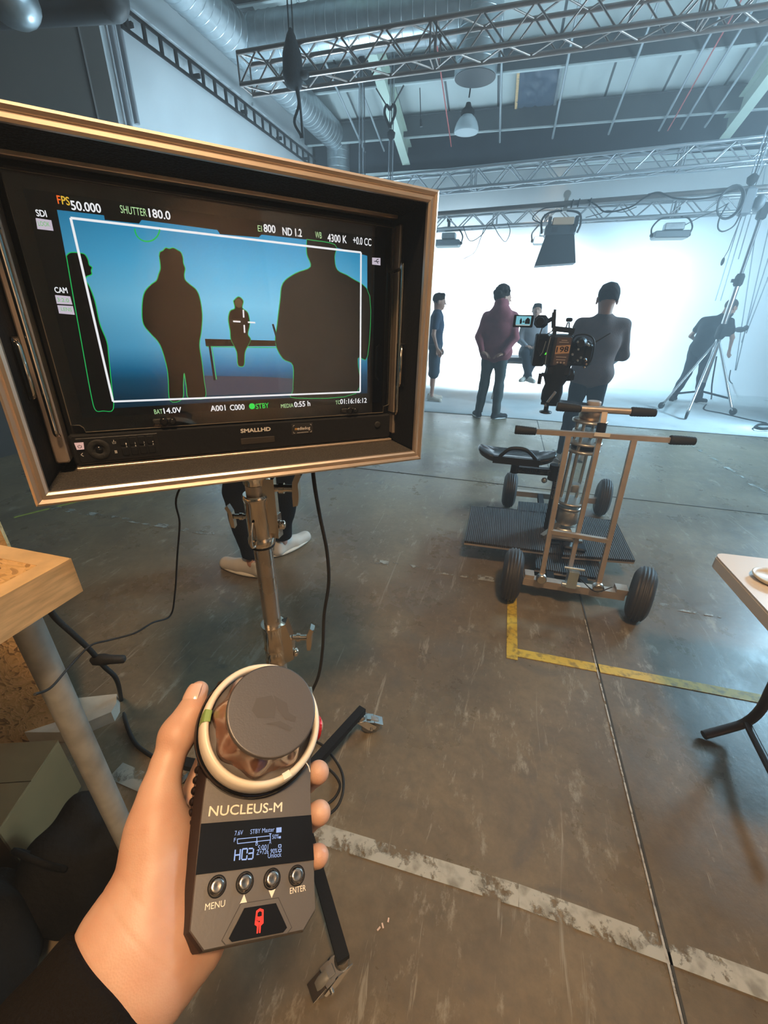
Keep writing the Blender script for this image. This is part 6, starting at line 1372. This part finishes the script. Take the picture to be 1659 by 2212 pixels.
for px, py, lab in ((964, 240, 'thin red pipe on the roof left of the pendant lamp'), (1500, 180, 'thin red pipe on the roof at the right, between two grey conduits')):
    p = rx(px, py, .46); conduit(p[0], YRIDGE + 2, 11.8, .46, .012, M_red, lab, 'red roof pipes')
# dark covered rooflight
p0 = rx(1120, 160, .03); p1 = rx(1188, 283, .03)
x0_, x1_ = rx(1117, 200, .03)[0], rx(1203, 200, .03)[0]; y0_, y1_ = rx(1150, 145, .03)[1], 11.75
rl = thing('rooflight_cover', 'dark crumpled plastic sheet covering a rooflight in the roof', 'sheet', ((x0_ + x1_) / 2, (y0_ + y1_) / 2, zr((y0_ + y1_) / 2)))
mb = MB(); n = 14; v = []
rg = random.Random(5)
for i in range(n + 1):
    for j in range(n + 1): y = y0_ + (y1_ - y0_) * i / n; v.append((x0_ + (x1_ - x0_) * j / n, y, zr(y) - .03 - rg.random() * .05))
mb.add(v, [(i * (n + 1) + j, i * (n + 1) + j + 1, (i + 1) * (n + 1) + j + 1, (i + 1) * (n + 1) + j) for i in range(n) for j in range(n)], True); mb.build('plastic_sheet', mat('blue_black_plastic', (.05, .075, .11), .3), rl, True)
for x in (x0_, x1_): MB().beam((x, y0_, zr(y0_) - .05), (x, y1_, zr(y1_) - .05), .05, .05).build('timber_batten', M_pine if x == x0_ else M_galv, rl, True)

# ------------------------------------------------------------------ wind-up stand at the right, ropes and floor cables
hub = at(1556, 722, Y=8.85); ws = thing('wind_up_stand', 'tall silver wind-up lighting stand on three castored legs', 'stand', (hub[0], hub[1], 0))
M_sil = mat('silver_tube', (.60, .60, .60), .25, metal=1.0)
MB().cone(v3(hub[0], hub[1], .45), v3(hub[0], hub[1], 2.05), .040, n=16).build('lower_mast', M_sil, ws, True); MB().cone(v3(hub[0], hub[1], 2.0), v3(hub[0], hub[1], 3.05), .026, n=12).build('upper_mast', mat('dark_mast', (.09, .095, .10), .4, metal=.5), ws, True)
MB().lathe(v3(hub[0], hub[1], 1.95), (0, 0, 1), [(.045, 0), (.065, .03), (.065, .14), (.045, .18)], 14).box(v3(hub[0] - .06, hub[1], 2.03), (.08, .05, .05)).build('mast_clamp', M_blackm, ws, True)
MB().lathe(v3(hub[0], hub[1], hub[2] - .08), (0, 0, 1), [(.05, 0), (.075, .04), (.075, .18), (.05, .24)], 14).box(v3(hub[0] + .05, hub[1] - .04, hub[2] + .04), (.14, .10, .14)).build('winch_head', M_blackm, ws, True)
MB().bbox(v3(hub[0], hub[1], 2.95), (.12, .10, .22), .02).build('top_clamp', M_blackm, ws, True)
for px, py in ((1436, 868), (1487, 888), (1580, 880)):
    ft = at(px, py, z=.13); MB().cone(v3(hub[0], hub[1], hub[2] - .08), ft, .020, n=10).build('leg', M_sil, ws, True)
    d = nrm(ft * [1, 1, 0] - hub * [1, 1, 0]); c = ft + d * .05 - v3(0, 0, .06)
    sdv = np.array([-d[1], d[0], 0]); w1 = MB().lathe(c - sdv * .02, sdv, [(.02, 0), (.055, .003), (.06, .02), (.055, .037), (.02, .04)], 18).build('castor_wheel', M_rubber, ws, True)
    MB().beam(ft, c + v3(0, 0, .02), .05, .02).build('castor_fork', M_sil, ws, True)
    m1 = ft + (hub - ft) * .12; MB().beam(m1, v3(hub[0], hub[1], .30), .022, .03).build('spreader', M_blackm, ws, True)
ropes = [((1652, 372), (1640, 470), (1588, 800)), ((1600, 470), (1545, 650)), ((1610, 470), (1556, 650)), ((1659, 560), (1602, 740)), ((1659, 500), (1600, 760), (1590, 800)), ((1630, 440), (1595, 560)), ((1659, 600), (1612, 720))]
for i, pts in enumerate(ropes):
    Yr = 10.2; a = at(*pts[0], Y=Yr); b = at(*pts[-1], Y=Yr); top_ = v3(a[0] + (a[0] - b[0]) * .3, Yr, min(zr(Yr) - .1, a[2] + (a[2] - b[2]) * .3))
    tag(MB().cone(top_, b, .009, n=5).build('rope', M_steelrope, None), ['longest grey rope, ending on the cove floor right of the stand', 'first thin grey rope left of the stand mast', 'second thin grey rope left of the stand mast', 'grey rope ending at the tangled clamp', 'grey rope just beside the longest one, reaching the cove', 'short grey rope hanging from the right end of the pipe', 'rightmost grey rope at the picture edge'][i], 'rope', 'ropes hanging behind the wind-up stand')
q = at(1599, 712, Y=10.15); tag(MB().sphere(q, (.10, .05, .05), 12, 8).sphere(q + v3(.08, 0, .03), (.05, .04, .05), 10, 6).build('rope_cleat', M_rope, None), 'tangled clamp tied midway along the hanging ropes', 'clamp')
q = at(1561, 565, Y=9.2); tag(MB().sphere(q, (.025, .025, .06), 10, 8).tube([q + v3(0, 0, .05), q + v3(.03, 0, .16), q + v3(.05, 0, .5), q + v3(.14, 0, 1.3)], .006, 5).build('hanging_plug', M_rope, None), 'small black plug dangling on a wire left of the stand', 'plug')
def cable(label, pts, r, name='cable', m=None, grp=None): return tag(MB().tube(cat_rom(pts, 7), r, 7).build(name, m or M_rubber, None), label, 'cable', grp)
f_ = lambda x, y, z=.012: at(x, y, z=z)
cable('dark cable from the wind-up stand trailing across the painted stage floor', [at(1548, 770, Y=8.9), at(1538, 830, Y=8.8), f_(1536, 862), f_(1522, 878), f_(1524, 886), f_(1560, 893), f_(1610, 905), f_(1655, 914)], .012)
mb = MB()
for k in range(3): mb.tube([f_(1650 + 16 * (1 + .1 * k) * cos(a), 920 + 5 * sin(a) + k, .012 + .015 * k) for a in np.linspace(0, 2 * pi, 17)[:-1]], .012, 6, True, True)
tag(mb.build('coiled_cable', M_rubber, None, kind='stuff'), 'small coil of dark cable on the stage floor at the right edge', 'cable')
cable('cable looping over the cove behind the wind-up stand', [at(1578, 800, Y=10.1), at(1576, 822, Y=9.9), f_(1590, 831, .05), f_(1620, 834, .03), f_(1652, 836, .03)], .010)

# ------------------------------------------------------------------ cables near the monitor
case_b = lambda x, k: (MM @ Vector((x * S_, -.838 * S_, k)))[:]
cb_ = np.array(case_b(.78, -.05))
cable('thick black cable hanging from the flight case down to the floor', [cb_ + v3(0, 0, .03), at(677, 1030, d=.80), at(690, 1110, d=.86), at(706, 1190, d=.92), at(710, 1260, d=.97), at(700, 1330, d=1.02), at(697, 1400, d=1.06), at(688, 1460, d=1.10), at(668, 1510, d=1.14), at(665, 1560, d=1.2), f_(640, 1660, .008)], .0042)
cable('black cable looped on the floor by the front castor', [f_(600, 1560, .008), f_(680, 1600, .008), f_(705, 1618, .008), f_(735, 1660, .008), f_(742, 1700, .02), f_(730, 1740, .008), f_(700, 1765, .008), f_(640, 1790, .008)], .0045)
cable('second black cable loop on the floor beside the fingers', [f_(650, 1640, .008), f_(700, 1655, .008), f_(728, 1680, .008), f_(733, 1705, .008), f_(710, 1735, .008), f_(650, 1760, .008)], .0045)
wd_ = [np.array(case_b(.34, -.09)) + v3(0, 0, .02), at(384, 1065, d=.86), at(388, 1130, d=.93), at(383, 1200, d=.98), at(378, 1280, d=1.02), at(368, 1330, d=1.03), at(330, 1345, d=.98), at(290, 1368, d=.94), at(235, 1383, d=.90), at(195, 1395, d=.84), at(150, 1440, d=.76), at(110, 1485, d=.68), at(75, 1500, d=.62)]
cable('thin twisted wire sagging from the flight case across to the workbench pole', wd_, .0022)
cable('thick black cable coming down behind the workbench to the floor', [at(98, 1300, d=1.0), at(120, 1335, d=1.05), at(160, 1372, d=1.12), at(195, 1405, d=1.2), at(225, 1440, d=1.3), at(252, 1468, d=1.38), f_(262, 1510, .01), f_(272, 1560, .008), f_(292, 1605, .008), f_(330, 1635, .008), f_(400, 1680, .008), f_(470, 1730, .008)], .0075)
q = at(232, 1426, d=1.24); tag(MB().lathe(q - vr * .05, vr + v3(0, 0, .05), [(.006, 0), (.016, .012), (.018, .04), (.014, .06), (.012, .10), (.006, .105)], 14).build('cable_connector', M_rubber, None), 'black plug connector on the thick cable by the workbench', 'connector')

# ------------------------------------------------------------------ workbench corner, boards, boxes and bags at the left
bz = 1.09; c1_ = at(154, 1207, z=bz); c2_ = at(0, 1178, z=bz); c3_ = at(0, 1292, z=bz)
wb = thing('workbench', 'strand-board workbench corner with a pine edge on a galvanised pole leg', 'workbench', (c1_[0], c1_[1], 0))
e1 = nrm(c2_ - c1_); e2 = nrm(c3_ - c1_); Lb = .9
P0 = c1_; th_b = .072
quad = [P0 + e1 * .035 + e2 * .030, P0 + e1 * Lb + e2 * .03, P0 + e1 * Lb + e2 * Lb, P0 + e1 * .035 + e2 * Lb]
def slab_(q, t, m, n):
    mb = MB(); q = [np.asarray(x_) for x_ in q]
    if np.cross(q[1] - q[0], q[2] - q[0])[2] < 0: q = q[::-1]
    n_ = len(q); mb.add(q + [x_ - v3(0, 0, t) for x_ in q], [tuple(range(n_)), tuple(range(2 * n_ - 1, n_ - 1, -1))] + [(i_, n_ + i_, n_ + (i_ + 1) % n_, (i_ + 1) % n_) for i_ in range(n_)]); return mb.build(n, m, wb, True)
slab_(quad, .02, M_osb, 'bench_top')
for ea, eb in ((e1, e2), (e2, e1)): slab_([P0 + v3(0, 0, .001), P0 + ea * Lb + v3(0, 0, .001), P0 + ea * Lb + eb * .034 + v3(0, 0, .001), P0 + ea * .034 + eb * .034 + v3(0, 0, .001)], th_b, M_pine, 'pine_edge')
pt = at(66, 1366, d=.77); pf_ = v3(pt[0], pt[1], 0)
MB().cone(pf_, pf_ + v3(0, 0, bz - .022), .0245, n=20).lathe(pf_ + v3(0, 0, bz - .11), (0, 0, 1), [(.0245, 0), (.030, .005), (.030, .06), (.0245, .065)], 20).build('pole_leg', mat('galvanised_tube', (.50, .50, .46), .42, metal=.45, var=.18, vscale=22), wb, True)
bp0 = f_(205, 1545, .0); tag(MB().prism([(-.16, -.02), (.05, .075), (.085, .04), (.10, .0), (.0, -.12), (-.14, -.16)], bp0 + v3(0, 0, .0), (1, 0, 0), (0, 1, 0), (0, 0, .055)).lathe(bp0 + v3(.055, .012, .0551), (0, 0, 1), [(.012, 0), (.012, .0008)], 14).build('stabiliser_foot', mat('cream_foot', (.50, .46, .38), .5, var=.1, vscale=20), None), 'cream stabiliser foot with a hole sticking out behind the workbench', 'foot')
s0 = f_(188, 1552, 0); s1 = f_(60, 1594, 0); sd_ = nrm(s1 - s0); sn_ = np.cross(sd_, (0, 0, 1))
mb = MB(); mb.prism([(0, 0), (.62, 0), (.62, 1.5), (0, 1.5)], s0, sd_, (0, 0, 1), sn_ * -.022)
tag(mb.build('strand_board', M_osb, None), 'upright strand board sheet standing behind the workbench', 'board')
MK = mat('brown_cardboard', (.26, .155, .065), .8, spec=.2, var=.08, vscale=6)
def cbox(label, c, sz, rz, m):
    t = thing('cardboard_box', label, 'box', c, rz); x, y, z = sz
    MB().bbox((0, 0, z / 2), (x, y, z), .003).build('carton', m, t)
    for sy in (-1, 1): MB().box((0, sy * y * .25, z + .003), (x * .995, y * .49, .004)).build('flap', m, t)
    return t
_q = at(128, 1600, z=.24); cbox('pale brown cardboard box on the floor under the workbench', v3(_q[0], _q[1], 0) + v3(-.16 * cos(.35) + .13 * sin(.35), -.16 * sin(.35) - .13 * cos(.35), 0), (.32, .26, .24), .35, MK)
cbox('dark brown cardboard box at the left edge, half in shadow', f_(-60, 1900, 0) + v3(-.14, -.02, 0), (.26, .24, .22), .3, mat('dark_cardboard', (.17, .07, .03), .7))
def bag(label, c, r, m, seed):
    rg = random.Random(seed); pr = [EL((0, 0, r[2] * .55), r, None, .05)]
    for k in range(9): pr.append(EL((rg.uniform(-.7, .7) * r[0], rg.uniform(-.7, .7) * r[1], rg.uniform(.2, 1.25) * r[2]), [rg.uniform(.3, .55) * q for q in r], None, .05))
    t = thing('cloth_bag', label, 'bag', c); skin('bag_body', pr, .008, m, t, disp=lambda X, Y, Z: .006 * np.sin(38 * X + 22 * Z + seed) + .004 * np.sin(60 * Y - 30 * Z))
    MB().tube(cat_rom([(-.06, -.04, r[2] * 1.5), (-.05, -.06, r[2] * 1.9), (.04, -.06, r[2] * 1.9), (.06, -.04, r[2] * 1.5)], 6), .007, 6).build('strap', m, t); return t
M_bag = mat('black_nylon', (.008, .007, .006), .8, spec=.12, bump=.4, bscale=60)
bag('crumpled black cloth bag leaning against the galvanised pole', f_(235, 1960, 0) + v3(-.10, .02, 0), (.14, .12, .15), M_bag, 2)
bag('second black bag in the shadow at the lower left', f_(30, 2100, 0) + v3(-.08, -.02, 0), (.17, .13, .17), M_bag, 9)

# ------------------------------------------------------------------ white folding table at the right
tz_ = .74; ta = at(1541, 1193, z=tz_); tb_ = at(1659, 1207, z=tz_); tc_ = at(1659, 1374, z=tz_)
ft = thing('folding_table', 'white plastic folding table with brown tubular legs at the right edge', 'table', (ta[0] + .5, ta[1] - .3, 0))
e1 = nrm(tb_ - ta); e2 = nrm(tc_ - ta); e2 = nrm(e2 - e1 * (e1 @ e2)); Lx, Ly = 1.2, .74
# use the true (seen) far-left corner and edge directions
mb = MB(); rr = .035; pts = []
for cx_, cy_, a0_ in ((rr, rr, pi), (Lx - rr, rr, 1.5 * pi), (Lx - rr, Ly - rr, 0), (rr, Ly - rr, .5 * pi)):
    for k in range(6): t_ = a0_ + k / 5 * pi / 2; pts.append((cx_ + rr * cos(t_), cy_ + rr * sin(t_)))
mb.prism(pts, ta - v3(0, 0, .006), e1, e2, (0, 0, .006)); top_ = mb
mb.prism([((a - Lx / 2) * 1.002 + Lx / 2, (b - Ly / 2) * 1.004 + Ly / 2) for a, b in pts], ta - v3(0, 0, .045), e1, e2, (0, 0, .037)); mb.build('table_top', mat('white_table_plastic', (.74, .66, .58), .38, bump=.05, bscale=200), ft, True)
M_leg = mat('brown_tube', (.060, .040, .032), .4, metal=.2)
k1 = at(1659, 1500, z=.26) ; foot_a = at(1520, 1588, z=.02); jn = at(1612, 1560, z=.085); jb = at(1690, 1450, z=.40)
MB().tube(cat_rom([foot_a, at(1575, 1573, z=.05), jn, at(1645, 1530, z=.19), jb, jb + v3(.03, -.02, .30)], 6), .0165, 10).build('leg', M_leg, ft, True)
MB().tube([jn, at(1659, 1652, z=.10), at(1720, 1770, z=.10)], .0135, 10).build('leg_brace', M_leg, ft, True)
MB().tube([jb + v3(.03, -.02, .30), jb + v3(.35, -.1, .30)], .012, 8).build('leg_brace', M_leg, ft, True)
MB().tube(cat_rom([jb + v3(.45, -.55, .32), jb + v3(.42, -.5, -.1), jb + v3(.40, -.48, -.39)], 5), .0165, 10).build('leg', M_leg, ft, True)
pc_ = at(1668, 1255, z=tz_ + .002); pt_ = thing('paper_plate', 'shallow cream dish with a pink disc in it on the white table', 'dish', pc_)
MB().lathe((0, 0, 0), (0, 0, 1), [(.040, 0), (.052, .008), (.056, .016), (.053, .018), (.046, .010), (.0001, .008)], 32).build('dish', mat('cream_dish', (.62, .54, .42), .4), pt_); MB().lathe((.012, 0, .009), (0, 0, 1), [(.018, 0), (.018, .006), (.010, .008), (.0001, .008)], 20).build('pink_disc', mat('pink_disc', (.62, .22, .17), .5), pt_)
# bits of litter on the concrete
for i, (x, y) in enumerate(((828, 2005), (838, 1992), (815, 2010))):
    lab = ['middle one of three pale tape scraps right of the lower castor', 'farthest of three pale tape scraps right of the lower castor', 'nearest of three pale tape scraps right of the lower castor'][i]
    q = f_(x, y, .003); tag(MB().beam(q, q + v3(.006 * (i - 1), .009, .001), .004, .002).build('paper_scrap', mat('scrap', (.75, .55, .45), .6), None), lab, 'scrap', 'torn scraps on the floor')
# small cables drooping from the far truss and pipe
for i, (pts, lab) in enumerate((
    ([(1000, 488), (1015, 520), (1040, 508), (1060, 482), (1078, 508), (1092, 522), (1102, 500), (1096, 480)], 'thin cable drooping in loops from the far truss left of the hooded lamp'),
    ([(1000, 560), (1025, 545), (1038, 515), (1046, 492)], 'faint thin cable curling up to the far truss beside the left flood light'),
    ([(1265, 470), (1295, 462), (1312, 455), (1345, 458), (1375, 447)], 'cable slung between the pipe and the far truss right of the hooded lamp'),
    ([(1480, 486), (1510, 470), (1545, 455), (1575, 438)], 'cable rising from the right flood light to the coiled cable'))):
    cable(lab, [at(x, y, Y=9.6) for x, y in pts], .007, m=M_rope)
